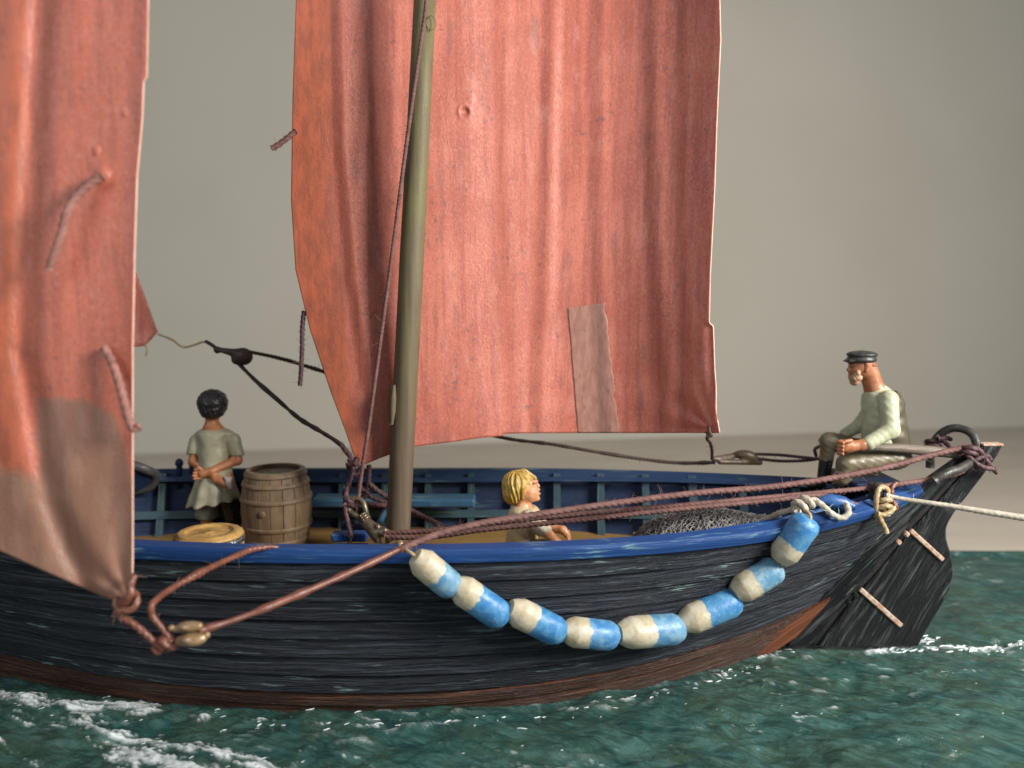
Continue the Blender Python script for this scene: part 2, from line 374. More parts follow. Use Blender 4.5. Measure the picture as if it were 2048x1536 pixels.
def M_mast():
    t = NT('olive_brown_mast'); v = t.co(); x, y, z = t.sep(v)
    g = t.noise(t.sc(v, (30, 30, 1.2)), 1, 4); n = t.noise(t.sc(v, (5, 5, 1)), 1.6, 3); f = t.noise(v, 90, 2)
    c = t.mix(t.ramp(g, .35, .7), (.092, .066, .043), (.130, .096, .064))
    up = t.ramp(z, 1.3, 4.0); c = t.mix(t.ma('MULTIPLY', up, t.ramp(n, .35, .62, .25, .95)), c, (.135, .122, .052))
    t.bump(t.ma('ADD', g, t.ma('MULTIPLY', f, .6)), .18, .02); return t.fin(c, t.ramp(f, .3, .7, .5, .66), .35)
m_mast = M_mast()
def M_float():
    t = NT('blue_and_cream_float_paint'); g = t.attr('gr'); x, y, z = t.sep(g); n = t.noise(t.shift(t.co(), t.rnd()), 13, 3); f = t.noise(t.shift(t.co(), t.rnd()), 34, 5, .7)
    o_ = t.rnd(); blue = t.mix(t.ramp(n, .36, .66), t.mix(t.ramp(o_, .2, .6), (.028, .155, .37), (.075, .205, .34)), t.mix(t.ramp(o_, .1, .7), (.075, .235, .41), (.21, .335, .40))); blue = t.mix(t.ramp(f, .55, .75, 0, .55), blue, (.34, .42, .42))
    cream = t.mix(t.ramp(n, .35, .65), (.50, .455, .35), (.41, .345, .225)); cream = t.mix(t.ramp(f, .58, .72, 0, .75), cream, (.27, .20, .10))
    k = t.ramp(t.ma('ADD', x, t.ma('MULTIPLY', t.ma('SUBTRACT', n, .5), .10)), -.008, .008)
    t.bump(t.ma('ADD', n, t.ma('MULTIPLY', f, .5)), .3, .02); return t.fin(t.mix(k, cream, blue), t.ramp(f, .3, .7, .34, .52), .45)
m_float = M_float()
def M_sea():
    t = NT('painted_sea'); v = t.co(); f = t.attr('foam', 'Fac')
    q = t.n('ShaderNodeMapping'); t.l(v, q.inputs[0]); q.inputs['Rotation'].default_value = (0, 0, .45); vr = q.outputs[0]
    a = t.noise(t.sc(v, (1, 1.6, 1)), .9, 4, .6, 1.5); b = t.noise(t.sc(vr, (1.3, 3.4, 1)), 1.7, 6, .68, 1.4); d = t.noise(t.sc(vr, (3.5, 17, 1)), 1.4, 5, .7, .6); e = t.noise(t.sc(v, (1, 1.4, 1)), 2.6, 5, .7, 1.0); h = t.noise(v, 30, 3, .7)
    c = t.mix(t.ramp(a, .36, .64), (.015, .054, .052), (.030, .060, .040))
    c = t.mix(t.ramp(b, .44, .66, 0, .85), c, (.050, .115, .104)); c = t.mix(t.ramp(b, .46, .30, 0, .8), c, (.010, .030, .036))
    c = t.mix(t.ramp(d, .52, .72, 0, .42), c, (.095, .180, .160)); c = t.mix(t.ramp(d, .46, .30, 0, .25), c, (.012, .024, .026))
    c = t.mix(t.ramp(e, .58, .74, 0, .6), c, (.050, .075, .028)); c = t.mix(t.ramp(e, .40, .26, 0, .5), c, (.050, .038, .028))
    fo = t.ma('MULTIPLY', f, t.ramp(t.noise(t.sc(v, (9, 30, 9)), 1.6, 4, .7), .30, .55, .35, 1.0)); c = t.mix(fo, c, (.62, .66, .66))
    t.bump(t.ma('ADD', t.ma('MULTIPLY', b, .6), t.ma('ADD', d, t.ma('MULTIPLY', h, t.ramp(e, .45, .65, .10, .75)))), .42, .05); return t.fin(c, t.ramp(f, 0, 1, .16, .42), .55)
m_sea = M_sea()
m_foam = M_simple('white_foam_paint', (.66, .70, .70), (.50, .56, .56), 20, .35, .5, .4)
def M_wall():
    t = NT('grey_beige_wall'); n = t.noise(t.co(), .25, 2); f = t.noise(t.co(), 3, 3)
    t.bump(f, .03, .1); return t.fin(t.mix(t.ramp(n, .3, .7), (.40, .378, .322), (.42, .398, .342)), .7, .25)
m_wall = M_wall()
m_table = M_simple('pale_table', (.40, .345, .285), (.44, .385, .32), .35, .5, .35, .05, stretch=(1, 3, 1))
m_hairblack = M_simple('black_hair_paint', (.007, .006, .006), (.016, .013, .012), 20, .4, .5, .2)
m_hairblond = M_simple('blond_hair_paint', (.34, .21, .035), (.46, .30, .065), 16, .42, .5, .25, spots=(.17, .085, .018), spot_at=.57)
m_dress = M_simple('grey_green_dress', (.30, .275, .18), (.38, .365, .25), 8, .45, .5, .15, spots=(.12, .10, .06), spot_at=.66)
m_shirt = M_simple('pale_green_shirt', (.36, .36, .235), (.44, .455, .31), 9, .4, .5, .15, spots=(.28, .26, .14), spot_at=.64)
m_vest = M_simple('olive_brown_waistcoat', (.055, .044, .025), (.085, .068, .04), 9, .45, .5, .15, spots=(.07, .05, .03), spot_at=.64)
m_trouser = M_simple('khaki_trousers', (.12, .098, .055), (.165, .14, .088), 9, .42, .5, .15, spots=(.10, .085, .05), spot_at=.62)
m_boot = M_simple('black_boot_paint', (.012, .011, .011), (.02, .019, .018), 12, .3, .5, .15)
m_cap = M_simple('black_cap_paint', (.022, .021, .021), (.045, .042, .040), 18, .4, .5, .2)
m_beard = M_simple('grey_beard_paint', (.36, .18, .09), (.44, .32, .22), 25, .5, .4, .3)
m_eye = M_simple('eye_paint', (.01, .008, .008), (.02, .015, .012), 9, .3, .5, 0)
m_tan = M_simple('tan_shirt', (.44, .33, .17), (.52, .42, .25), 10, .42, .5, .2, spots=(.28, .17, .07), spot_at=.64)
m_boyshirt = M_simple('beige_sleeve', (.40, .34, .24), (.48, .42, .32), 20, .5, .4, .4, spots=(.25, .18, .1), spot_at=.66)
m_net = M_simple('grey_net_twine', (.17, .16, .155), (.28, .265, .26), 12, .6, .4, .1)
m_netcore = M_simple('dark_net_bundle', (.04, .035, .032), (.07, .062, .056), 12, .8, .3, .3)
m_crate = M_simple('orange_crate_wood', (.33, .17, .065), (.40, .22, .09), 8, .5, .4, .2, stretch=(1, 6, 6))

# ------------------------------------------------------------------ setting: wall, table, sea
def quad_wall():
    A = np.array([-8.37, 12.5 , 0]); Bp = np.array([15.4, 16.7, 0]); d = (Bp - A) / np.linalg.norm(Bp - A); n = np.array([d[1], -d[0], 0]) * -.3
    a, b = A - d * 40, Bp + d * 40; z0, z1 = -.9, 40
    V = [a + [0, 0, z0], b + [0, 0, z0], b + [0, 0, z1], a + [0, 0, z1]]; V += [p + n for p in V]
    o = obj('wall', V, [[0, 1, 2, 3], [7, 6, 5, 4], [0, 4, 5, 1], [3, 2, 6, 7], [0, 3, 7, 4], [1, 5, 6, 2]], m_wall, smooth=False, origin=(0, 14, 0)); o['kind'] = 'structure'
    t0 = a + [0, 0, 0]; t1 = b; V = [[-45, -30, -.5], [60, -30, -.5], b * [1, 1, 0] + [0, 0, -.5], a * [1, 1, 0] + [0, 0, -.5]]; V = [np.array(p, float) for p in V]; V += [p - [0, 0, .4] for p in V]
    o = obj('table', V, [[0, 1, 2, 3], [7, 6, 5, 4], [0, 4, 5, 1], [1, 5, 6, 2], [2, 6, 7, 3], [3, 7, 4, 0]], m_table, smooth=False, origin=(0, 0, -.5)); o['kind'] = 'structure'
quad_wall()

X0 = -1.2; XS_ = 3.95
def foam_field(X, Y):
    f = np.zeros_like(X); b_ = np.zeros_like(X)
    bands = [([(-60, 1372), (60, 1388), (150, 1400), (290, 1392)], .13, .95), ([(-40, 1402), (60, 1428), (130, 1432)], .06, .7),
             ([(140, 1418), (210, 1448), (300, 1452)], .09, 1.0), ([(235, 1480), (310, 1508), (380, 1530), (450, 1560)], .13, 1.1),
             ([(300, 1468), (400, 1490), (540, 1512), (640, 1560)], .12, .85), ([(-60, 1440), (60, 1500), (160, 1560)], .05, .3),
             ([(1735, 1289), (1830, 1281), (1900, 1284), (1960, 1283), (2060, 1275), (2200, 1272)], .045, .88), ([(1590, 1272), (1680, 1264), (1760, 1272), (1850, 1262)], .07, .7),
             ([(620, 1480), (720, 1500), (800, 1540)], .07, .5), ([(1050, 1405), (1280, 1376), (1420, 1336), (1590, 1278)], .04, .55), ([(380, 1412), (700, 1436), (1000, 1430)], .035, .5),
             ([(1250, 1480), (1500, 1430), (1800, 1400)], .12, .28), ([(900, 1470), (1100, 1500), (1300, 1540)], .10, .3), ([(1880, 1330), (2060, 1320)], .05, .35)]
    for i, (pts, wd, st) in enumerate(bands):
        P = np.array([atz(x, y, 0.03)[:2] for x, y in pts]); d = np.full(X.shape, 9.0); sg = np.zeros_like(X); al = np.zeros_like(X); L = 0
        for a, b in zip(P[:-1], P[1:]):
            ab = b - a; l = np.hypot(*ab); t = np.clip(((X - a[0]) * ab[0] + (Y - a[1]) * ab[1]) / (l * l), 0, 1)
            dd = np.hypot(X - a[0] - t * ab[0], Y - a[1] - t * ab[1]); m = dd < d
            d = np.where(m, dd, d); al = np.where(m, L + t * l, al); sg = np.where(m, ((X - a[0]) * ab[1] - (Y - a[1]) * ab[0]) / l, sg); L += l
        band = st * np.exp(-(d / wd) ** 2)
        k = d < wd * 2.6; n_ = np.zeros_like(X)
        n_[k] = fbm(al[k] * 4.5 + sg[k] * 6 + i * 3.7, sg[k] * 26 - al[k] * 3, 4) * .75 + .45 * fbm(X[k] * 3 + i, Y[k] * 5, 3) + .18 * fbm(X[k] * 40, Y[k] * 48, 2)
        f = np.maximum(f, sstep((band * .80 + n_ * 1.15 - .50) / .30) * sstep(band * 7)); b_ = np.maximum(b_, band)
    return f, b_
def sea():
    xs = np.arange(-8.5, 8.5, .0225); ys = np.concatenate([np.arange(-5.2, 3.05, .0225)])
    X, Y = np.meshgrid(xs, ys, indexing='ij')
    wx = X + .25 * fbm(X * .9, Y * .9 + 5, 2); wy = Y + .2 * fbm(X * .9 + 9, Y * .9, 2)
    big = fbm(wx * .8, wy * 1.1, 3) * .10
    r1 = 1 - np.abs(fbm(wx * 1.3 + wy * .7, wy * 2.4 - wx * .5, 2)) * 2.2
    r2 = fbm(wx * 3.2 + 3 + wy * 1.2, wy * 8.5 - wx * 1.8, 3)
    r3 = 1 - np.abs(fbm(wx * 5 - wy * 2, wy * 16 - wx * 3, 2)) * 2
    calm = sstep((3.03 - Y) / 2.2) * .75 + .25
    Z = big * calm + (.026 * r1 + .017 * r2 + .007 * r3 + .004 * fbm(X * 16, Y * 40, 2)) * calm - .075
    foam, band = foam_field(X, Y)
    gl = sstep((r3 * .5 + r2 - .62) / .25) * sstep((fbm(X * .8 + 4, Y * .9, 2) + .02) * 3)
    foam = np.maximum(foam, gl * .35)
    Z = Z + foam * (.016 + .016 * fbm(X * 26 + 7, Y * 34, 2)) + band * .012
    Z = Z * sstep((3.05 - Y) / .25 + .35)
    n, m = X.shape; V = np.stack([X, Y, Z], -1).reshape(-1, 3); F = grid_faces(n, m)[:, ::-1]
    # block sides
    rim = np.concatenate([np.arange(m) + 0, (np.arange(1, n)) * m + m - 1, (n - 1) * m + np.arange(m - 2, -1, -1), np.arange(n - 2, 0, -1) * m])
    lowv = V[rim].copy(); lowv[:, 2] = -.5; k = len(rim); b = len(V) + np.arange(k)
    side = np.stack([rim, np.roll(rim, -1), np.roll(b, -1), b], -1)
    V = np.vstack([V, lowv]); F = np.vstack([F, side])
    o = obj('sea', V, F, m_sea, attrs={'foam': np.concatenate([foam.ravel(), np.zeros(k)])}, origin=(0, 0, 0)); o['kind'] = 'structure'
    o.data.polygons.foreach_set('use_smooth', np.concatenate([np.ones(len(F) - k, bool), np.zeros(k, bool)]))
    return xs, ys, Z
SX, SY, SZ = sea()
def sea_z(x, y):
    i = int(np.clip((x - SX[0]) / .0225, 0, len(SX) - 1)); j = int(np.clip((y - SY[0]) / .0225, 0, len(SY) - 1)); return SZ[i, j]
def foam_dabs():
    mb = MB(); R = np.random.RandomState(4)
    def dab(x, y, s):
        z = sea_z(x, y); a = R.uniform(-.5, .5) + .3; l = s * R.uniform(1.2, 3.5); wd = s * R.uniform(.35, .7); h = s * R.uniform(.25, .6)
        t = np.linspace(0, 1, 6); ph = np.linspace(0, 2 * math.pi, 6, endpoint=False); bend = R.uniform(-.5, .5) * l
        c, sn = math.cos(a), math.sin(a); V = []
        for q in t:
            r = math.sin(math.pi * min(max(q, .04), .96)) ** .6
            for p in ph:
                u = (q - .5) * l; v_ = wd * r * math.cos(p) * .5 + bend * (q - .5) ** 2 * 2; zz = h * r * (math.sin(p) * .5 + .2) + R.uniform(-.15, .15) * h
                V.append([x + u * c - v_ * sn, y + u * sn + v_ * c, z + zz])
        mb.add(V, grid_faces(6, 6, True).tolist() + [list(range(6)), list(range(30, 36))[::-1]])
    for pts, n, sp, s in [([(420, 1412), (700, 1432), (1000, 1424), (1300, 1370), (1590, 1285)], 60, .07, .018), ([(1590, 1268), (1700, 1258), (1860, 1262)], 75, .05, .034), ([(1740, 1285), (1960, 1283), (2060, 1276)], 60, .035, .035),
                          ([(0, 1385), (290, 1400)], 22, .12, .014), ([(150, 1425), (320, 1500), (560, 1535)], 25, .14, .015), ([(620, 1470), (900, 1500), (1300, 1440), (1900, 1400)], 14, .42, .012), ([(1100, 1500), (1500, 1400), (2000, 1330)], 8, .4, .011), ([(1640, 1270), (1800, 1240), (1870, 1225)], 25, .04, .026)]:  # dabs at the rudder foot also stand in for splash glints, in white
        P = catmull([atz(x, y, .03) for x, y in pts], .05)
        for _ in range(n):
            p = P[R.randint(len(P))] + R.randn(3) * sp; dab(p[0], p[1], s * R.uniform(.5, 1.5))
    o = mb.build('foam', m_foam); o['kind'] = 'stuff'; o['label'] = 'white paint foam dabs along the waterline and wake, with painted glints at rudder foot'; o['category'] = 'foam'
foam_dabs()

# ------------------------------------------------------------------ the boat
boat = thing('fishing_boat', 'black hulled model fishing boat with bright blue rail, afloat on painted sea', 'boat', (-1.2, 0, 0))
def zend(wv): return .46 + (1.58 - .46) * wv
def hullS(wv, uu, side=-1, off=0.0):
    """point of the hull skin: wv 0 at the brown boot line, 1 at the rail top; uu -1 bow .. 1 stern"""
    wv = np.asarray(wv, float); uu = np.asarray(uu, float); wv, uu = np.broadcast_arrays(wv, uu)
    def pos(wv, uu):
        a = np.abs(uu)
        zb = np.where(uu > 0, .165 + .295 * a**2.4, .165 + .225 * a**2.4); zr = np.where(uu > 0, 1.44 + .045 * a**1.4 + .095 * a**6, 1.44 + .2 * a**2.4)
        z = zb + (zr - zb) * wv
        xe = np.where(uu > 0, 2.70 + .85 * (zend(wv) - .1) - X0, -5.0 - .25 * wv)
        x = X0 + a * np.where(uu > 0, xe, 0) + a * np.where(uu > 0, 0, xe)
        w1 = np.clip(wv, -.6, 1); B = 1.5 * (.845 + .155 * np.sign(w1) * np.abs(w1)**.8); B = np.where(w1 < 0, 1.5 * (.845 + .35 * w1), B)
        p = np.interp(w1, [-.5, 0, .5, 1], [1.7, 2.0, 2.35, 2.8])
        y = side * B * np.maximum(1 - a**p, 0.0)
        return np.stack([x, y, z], -1)
    P = pos(wv, uu)
    e = 1e-3; u2 = np.clip(uu, -.995, .995)
    tu = pos(wv, u2 + e) - pos(wv, u2 - e); tw = pos(wv + e, u2) - pos(wv - e, u2)
    N = np.cross(tu, tw); N /= np.linalg.norm(N, axis=-1)[..., None] + 1e-12
    N *= np.sign(N[..., 1:2] * side + 1e-9)
    P = P + N * np.asarray(off)[..., None]
    P[..., 1] = np.where(side * P[..., 1] < .03, side * .03, P[..., 1]); return P
UU = np.concatenate([-np.linspace(1, 0, 60) ** .8, np.linspace(0, 1, 90)[1:] ** .75])
def strip(name, w0, w1, side, o_out, o_in, mat, bev=.012, lap=0.0, inner=None, parent=boat, u0=-1, u1=1, rag=0):
    U = UU[(UU >= u0) & (UU <= u1)]
    dw = bev / 1.25
    prof = [(w0, o_in), (w0, o_out - .022), (w0 + .0035, o_out - .022), (w0 + dw, o_out + lap), ((w0 + w1) / 2, o_out + lap * .5), (w1 - dw, o_out), (w1, o_out - bev), (w1, o_in)]
    P = np.stack([hullS(a, U, side, b) for a, b in prof], 1)   # n, m, 3
    n, m = P.shape[:2]; L = arclen(P[:, 4]); wv = arclen(P[n // 2]); wv = wv - wv[0]
    gr = np.stack([np.repeat(L, m), np.tile(wv, n), np.zeros(n * m)], -1)
    F = grid_faces(n, m, True)
    fm = np.zeros(len(F), int); fm.reshape(-1, m)[:, m - 1] = 1 if inner else 0
    if side > 0: F = F[:, ::-1]
    F = F.tolist() + [list(range(m)), [(n - 1) * m + q for q in range(m)]]; fm = np.concatenate([fm, [0, 0]])
    o = obj(name, P.reshape(-1, 3), F, mat, parent, True, gr=gr, mats=[mat, inner] if inner else [mat], fmat=fm)
    md = o.modifiers.new('edges', 'EDGE_SPLIT'); md.split_angle = math.radians(50)
    return o
NST = 7; EDG = np.linspace(0, .912, NST + 1)
for side in (-1, 1):
    for i in range(NST):
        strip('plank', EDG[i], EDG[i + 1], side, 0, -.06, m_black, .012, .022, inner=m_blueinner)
    for a, b in ((-.12, -.012), (-.45, -.125)):
        strip('bottom_plank', a, b, side, .012 if a > -.2 else -.004, -.08, m_brown, .010, .0)
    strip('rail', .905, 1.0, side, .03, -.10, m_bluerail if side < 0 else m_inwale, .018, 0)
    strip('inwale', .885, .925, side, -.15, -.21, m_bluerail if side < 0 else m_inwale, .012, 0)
strip('stringer', .575, .64, 1, -.125, -.165, m_rib, .012, 0, u1=.80)
# ribs on the far side, evenly spaced
def u_of_x(x, wv): return (x - X0) / (2.70 + .85 * (zend(wv) - .1) - X0) if x > X0 else (x - X0) / (5.0 + .25 * wv)
xr = -4.35
while xr < 3.0:
    ws = np.linspace(.30, .955, 12); hw = .036
    ring = []
    for wv in ws:
        a = hullS(wv, u_of_x(xr - hw, wv), 1, -.055); b = hullS(wv, u_of_x(xr - hw, wv), 1, -.148); c = hullS(wv, u_of_x(xr + hw, wv), 1, -.148); d = hullS(wv, u_of_x(xr + hw, wv), 1, -.055)
        ring.append([a, b, c, d])
    V = np.array(ring).reshape(-1, 3); gg = np.stack([V[:, 2] + xr, V[:, 0], 0 * V[:, 0]], -1)
    obj('rib', V, grid_faces(12, 4, True).tolist() + [[0, 1, 2, 3], [47, 46, 45, 44]], m_rib, boat, False, gr=gg)
    xr += .487
# deck planks
zd = .80
for i in range(11):
    y0, y1 = -1.32 + i * .24, -1.32 + (i + 1) * .24 - .012
    xs = np.linspace(-5.6, 2.3, 60); V = []; top = []
    for x in xs:
        bb = max(0.0, 1.43 * (1 - abs(u_of_x(x, .5)) ** 2.3) - .10)
        a, b = np.clip(y0, -bb, bb), np.clip(y1, -bb, bb); V += [[x, a, zd - .05], [x, a, zd], [x, b, zd], [x, b, zd - .05]]
    V = np.array(V); obj('deck_plank', V, grid_faces(60, 4, True).tolist() + [[0, 1, 2, 3], [239, 238, 237, 236]], m_deck, boat, False, gr=V + i * 3.1)
# keel deadwood, sternpost, stem
def slab(name, poly, Y, th, mat, parent=boat, bev=.02, grdir=(1, -1)):
    A = np.array([at(x, y, Y) for x, y in poly]); n = len(A); c = A.mean(0)
    ins = []
    for i in range(n):   # inset for bevel
        e1 = A[i] - A[i - 1]; e2 = A[(i + 1) % n] - A[i]; e1 = e1 / (np.linalg.norm(e1) + 1e-9); e2 = e2 / (np.linalg.norm(e2) + 1e-9)
        nn = np.array([-(e1[2] + e2[2]), 0, e1[0] + e2[0]]); l = np.linalg.norm(nn); ins.append(nn / (l + 1e-9))
    ins = np.array(ins); area2 = sum(A[i - 1][0] * A[i][2] - A[i][0] * A[i - 1][2] for i in range(n)); sg = 1 if area2 > 0 else -1
    I = A + ins * sg * bev
    V = np.vstack([I - [0, th / 2, 0], A - [0, th / 2 - bev, 0], A + [0, th / 2 - bev, 0], I + [0, th / 2, 0]])
    F = []
    for r in range(3):
        for i in range(n): j = (i + 1) % n; F.append([r * n + i, r * n + j, (r + 1) * n + j, (r + 1) * n + i])
    F += [list(range(n))[::-1], [3 * n + i for i in range(n)]]
    if sg < 0: F = [f[::-1] for f in F]
    g = np.array(grdir, float); g /= np.linalg.norm(g); q = V - OFF[parent.name]
    gr = np.stack([q[:, 0] * g[0] - q[:, 2] * g[1], q[:, 0] * g[1] + q[:, 2] * g[0], 0 * q[:, 0]], -1)
    o = obj(name, V, F, mat, parent, True, gr=gr); md = o.modifiers.new('edges', 'EDGE_SPLIT'); md.split_angle = math.radians(40); return o
slab('sternpost', [(1835, 972), (1745, 1062), (1675, 1130), (1600, 1198), (1570, 1290), (1622, 1285), (1667, 1222), (1703, 1178), (1741, 1137), (1811, 1050), (1893, 962), (1944, 908), (1930, 905)], 0, .13, m_blackwood)
slab('gap_shade_strip', [(1610, 1288), (1655, 1222), (1732, 1132), (1802, 1050), (1884, 962), (1936, 912), (1958, 905), (1922, 962), (1840, 1050), (1768, 1137), (1694, 1226), (1648, 1288)], .012, .05, m_boot)  # added dark strip behind the rudder gap, stands in for its shade
slab('deadwood', [(1655, 1190), (1640, 1212), (1588, 1268), (1540, 1300), (1400, 1350), (1420, 1300), (1560, 1240)], -.015, .19, m_copper, grdir=(.8, -.6))
V0 = [at(-160, 900, 0)]
strip('stem', .0, .2, -1, .0, -.05, m_black, u0=-1, u1=-.98)
def stempiece():
    z = np.linspace(-.3, 1.85, 10); V = []
    for q in z: x = -6.2 - .12 * q; V += [[x + .1, -.07, q], [x - .12, -.05, q], [x - .12, .05, q], [x + .1, .07, q]]
    V = np.array(V); obj('stem_post', V, grid_faces(10, 4, True).tolist() + [[0, 1, 2, 3], [39, 38, 37, 36]], m_blackwood, boat, False, gr=V[:, [2, 0, 1]])
bpy.data.objects.remove(bpy.data.objects['stem']); stempiece()
# rudder
_re = catmull([(1961, 950, 0), (1930, 990, 0), (1904, 1024, 0), (1890, 1050, 0), (1889, 1076, 0), (1898, 1106, 0), (1903, 1138, 0), (1898, 1168, 0), (1880, 1206, 0), (1858, 1242, 0), (1832, 1290, 0)], 12)
rud = slab('rudder', [(2002, 887), (1990, 910)] + [(q[0], q[1]) for q in _re] + [ (1632, 1290), (1683, 1222), (1720, 1178), (1758, 1137), (1828, 1050), (1909, 962), (1952, 912), (1961, 889)], 0, .10, m_blackwood, bev=.018, grdir=(.48, -.87))
def strap(p0, p1, wpx):
    a, b = at(*p0, -.058), at(*p1, -.058); d = b - a; L = np.linalg.norm(d); d /= L; mb = MB(); c = (a + b) / 2
    M = np.stack([d, [0, 1, 0], np.cross(d, [0, 1, 0])], 1); box_into(mb, c, (L, .03, wpx * .0044), bev=.008, M=M)
    mb.build('strap', m_strap, rud, False)
strap((1820, 1060), (1886, 1120), 10); strap((1720, 1178), (1803, 1252), 11)
for (x, y) in ((1812, 1068), (1796, 1084), (1711, 1190), (1697, 1204)):
    mb = MB(); p = at(x, y, -.06); box_into(mb, p, (.05, .06, .05), bev=.012, M=rot((0, 1, 0), 45)); mb.build('hinge', m_strap if y < 1100 else m_blackwood, rud, False)
mb = MB(); box_into(mb, at(1981, 888, 0), (.19, .104, .022), bev=.004); mb.build('head_cap', m_strap, rud, False)
mb = MB(); tube_into(mb, [at(1945, 911, 0), at(1850, 901, 0), at(1745, 894, .0), at(1692, 895, -.0)], [.045, .05, .042, .035], 12, .05); mb.build('tiller', M_simple('grey_brown_tiller', (.13, .10, .075), (.19, .155, .12), 6, .45, .4, .3, stretch=(1, 8, 8)), boat)
mb = MB(); tube_into(mb, [at(1868, 962, -.30), at(1890, 948, -.30), at(1922, 936, -.22), at(1946, 918, -.08), at(1954, 893, .02), at(1944, 868, .10), at(1922, 857, .18), at(1898, 858, .25), at(1875, 874, .32), at(1862, 902, .35), at(1860, 935, .35)], [.040, .042, .041, .040, .040, .040, .040, .040, .042], 14, .04)
mb.build('iron_horse', m_iron, boat)
# mast
mast = MB(); a, b = at(796, 1060, 0), at(856, -120, 0); d = (b - a) / np.linalg.norm(b - a)
lo_ = a - d * .3; lathe_into(mast, [(.116, 0), (.116, .35), (.1155, 1.5), (.1125, 3.0), (.104, 4.2), (.098, 5.6)], lo_, 32, d)
mo = mast.build('mast', m_mast, boat)
mb = MB(); tube_into(mb, [at(780, 850, -.05), at(780.5, 841, -.05), at(784, 778, -.05), at(784.5, 769, -.05)], [.014, .030, .030, .014], 12, .03); tube_into(mb, [at(783.5, 849, -.105), at(784, 841, -.105), at(787.5, 778, -.105), at(788, 769, -.105)], [.014, .030, .030, .014], 12, .03); mb.build('cleat', m_mast, mo)
mb = MB(); pc = at(862, 46, -.101)
tube_into(mb, [pc + np.array([.042 * math.cos(t), -.004 + .012 * abs(math.cos(t)), .06 * math.sin(t)]) for t in np.linspace(0, 2 * math.pi, 25)], .0035, 5, .02); mb.build('ring_mark', m_mast, mo)
# thwarts, bench, fittings
mb = MB(); box_into(mb, at(789, 1001, .98) , (1.75, .3, .09), bev=.02); mb.build('side_bench', m_bench, boat, False)
def hbox(name, x0, x1, ytop, Yn, Yf, th, mat):
    a, b = at(x0, ytop, Yn), at(x1, ytop, Yn); mb = MB(); box_into(mb, [(a[0] + b[0]) / 2, (Yn + Yf) / 2, a[2] - th / 2], (b[0] - a[0], Yf - Yn, th), bev=.012); return mb.build(name, mat, boat, False)
hbox('thwart', 668, 735, 1085, -.32, -1.25, .07, m_bluerail) if 0 else None
a_ = at(668, 1085, -.3); b_ = at(733, 1085, -.3); mb = MB(); box_into(mb, [(a_[0] + b_[0]) / 2 + .03, -.78, a_[2] - .035], (b_[0] - a_[0], .95, .07), bev=.012); mb.build('thwart', m_bluerail, boat, False)
hbox('thwart_crosspiece', 661, 732, 1069, -.30, -.15, .075, m_bluerail)
hbox('thwart_crosspiece', 681, 735, 1047, .35, .5, .08, m_blueinner)
mb = MB(); tube_into(mb, [at(752, 1060, .1), at(771, 1022, .5)], .03, 6); mb.build('brace', m_bench, boat, False)
hbox('stern_bench', 1712, 1815, 968, -.12, .6, .07, m_blueinner)
# bow coaming and far rail pins
mb = MB(); tube_into(mb, [at(225, 905, .75), at(262, 928, .75), at(290, 938, .8), at(312, 952, .95), at(300, 975, 1.0), at(262, 985, 1.0)], [.05, .05, .045, .04], 10); mb.build('fore_coaming', M_simple('grey_coaming', (.035, .035, .036), (.06, .058, .056), 9, .5, .4, .2), boat)
mb = MB(); V = [at(200, 915, .7), at(262, 935, .75), at(308, 955, .97), at(270, 985, 1.0), at(190, 985, 1.0)]
V = np.array(V); obj('fore_deck', np.vstack([V, V - [0, 0, .05]]), [[4, 3, 2, 1, 0], [5, 6, 7, 8, 9]] + [[i, (i + 1) % 5, 5 + (i + 1) % 5, 5 + i] for i in range(5)], m_blueinner, boat, False, gr=np.vstack([V, V]))
for px, py, Yp, rr in ((359, 940, 1.22, .035), (383, 938, 1.25, .028), (692, 1001, .55, .03)):
    p = at(px, py, Yp); mb = MB(); lathe_into(mb, [(rr, -.2), (rr, .02), (rr * .8, .04), (rr * 1.25, .06), (rr * 1.2, .10), (rr * .6, .125), (0, .13)], p, 14); mb.build('rail_pin', m_blueinner, boat)
# rail kevel and bollard on the near quarter
mb = MB(); p = at(1668, 1018, -.80); tube_into(mb, [p + [-.16, 0, .05], p + [-.06, 0, .07], p + [.07, -.01, .05], p + [.17, -.02, .02]], [.025, .062, .066, .028], 12, .03); box_into(mb, p + [0.02, 0, -.03], (.16, .08, .12)); mb.build('rail_cleat', M_simple('chipped_blue_cleat', (.012, .055, .20), (.03, .10, .28), 9, .35, .5, .25, spots=(.10, .22, .36), spot_at=.58), boat)
for px, py, Yp in ((1757, 985, -.42), (1748, 984, -.3)):
    mb = MB(); p = at(px, py, Yp); lathe_into(mb, [(.05, -.2), (.05, .02), (.062, .06), (.05, .085), (0, .09)], p, 16); mb.build('bollard', m_iron, boat)

# ------------------------------------------------------------------ sails
def sail_sheet(name, PX, PY, Yf, edge=None, stain=None):
    P = at_arr(PX, PY, Yf); n, m = PX.shape
    o = obj(name, P.reshape(-1, 3), grid_faces(n, m), None, mats=[m_sail, m_sailedge], attrs={'edge': (edge if edge is not None else np.zeros(PX.shape)).ravel(), 'stain': (stain if stain is not None else np.zeros(PX.shape)).ravel()})
    md = o.modifiers.new('cloth', 'SOLIDIFY'); md.thickness = .012; md.offset = 0; md.material_offset_rim = 1
    return o
def ytwo(py, tab): return np.interp(py, [a for a, b in tab], [b for a, b in tab])
RE = [(-420, 1436), (0, 1440), (80, 1442), (250, 1434), (375, 1430), (550, 1421), (644, 1419), (660, 1419.4), (740, 1422), (780, 1425), (820, 1432), (866, 1440)]
LE = [(-420, 605), (0, 592), (200, 585), (400, 582), (540, 591), (660, 620), (780, 660), (860, 690), (935, 716)]
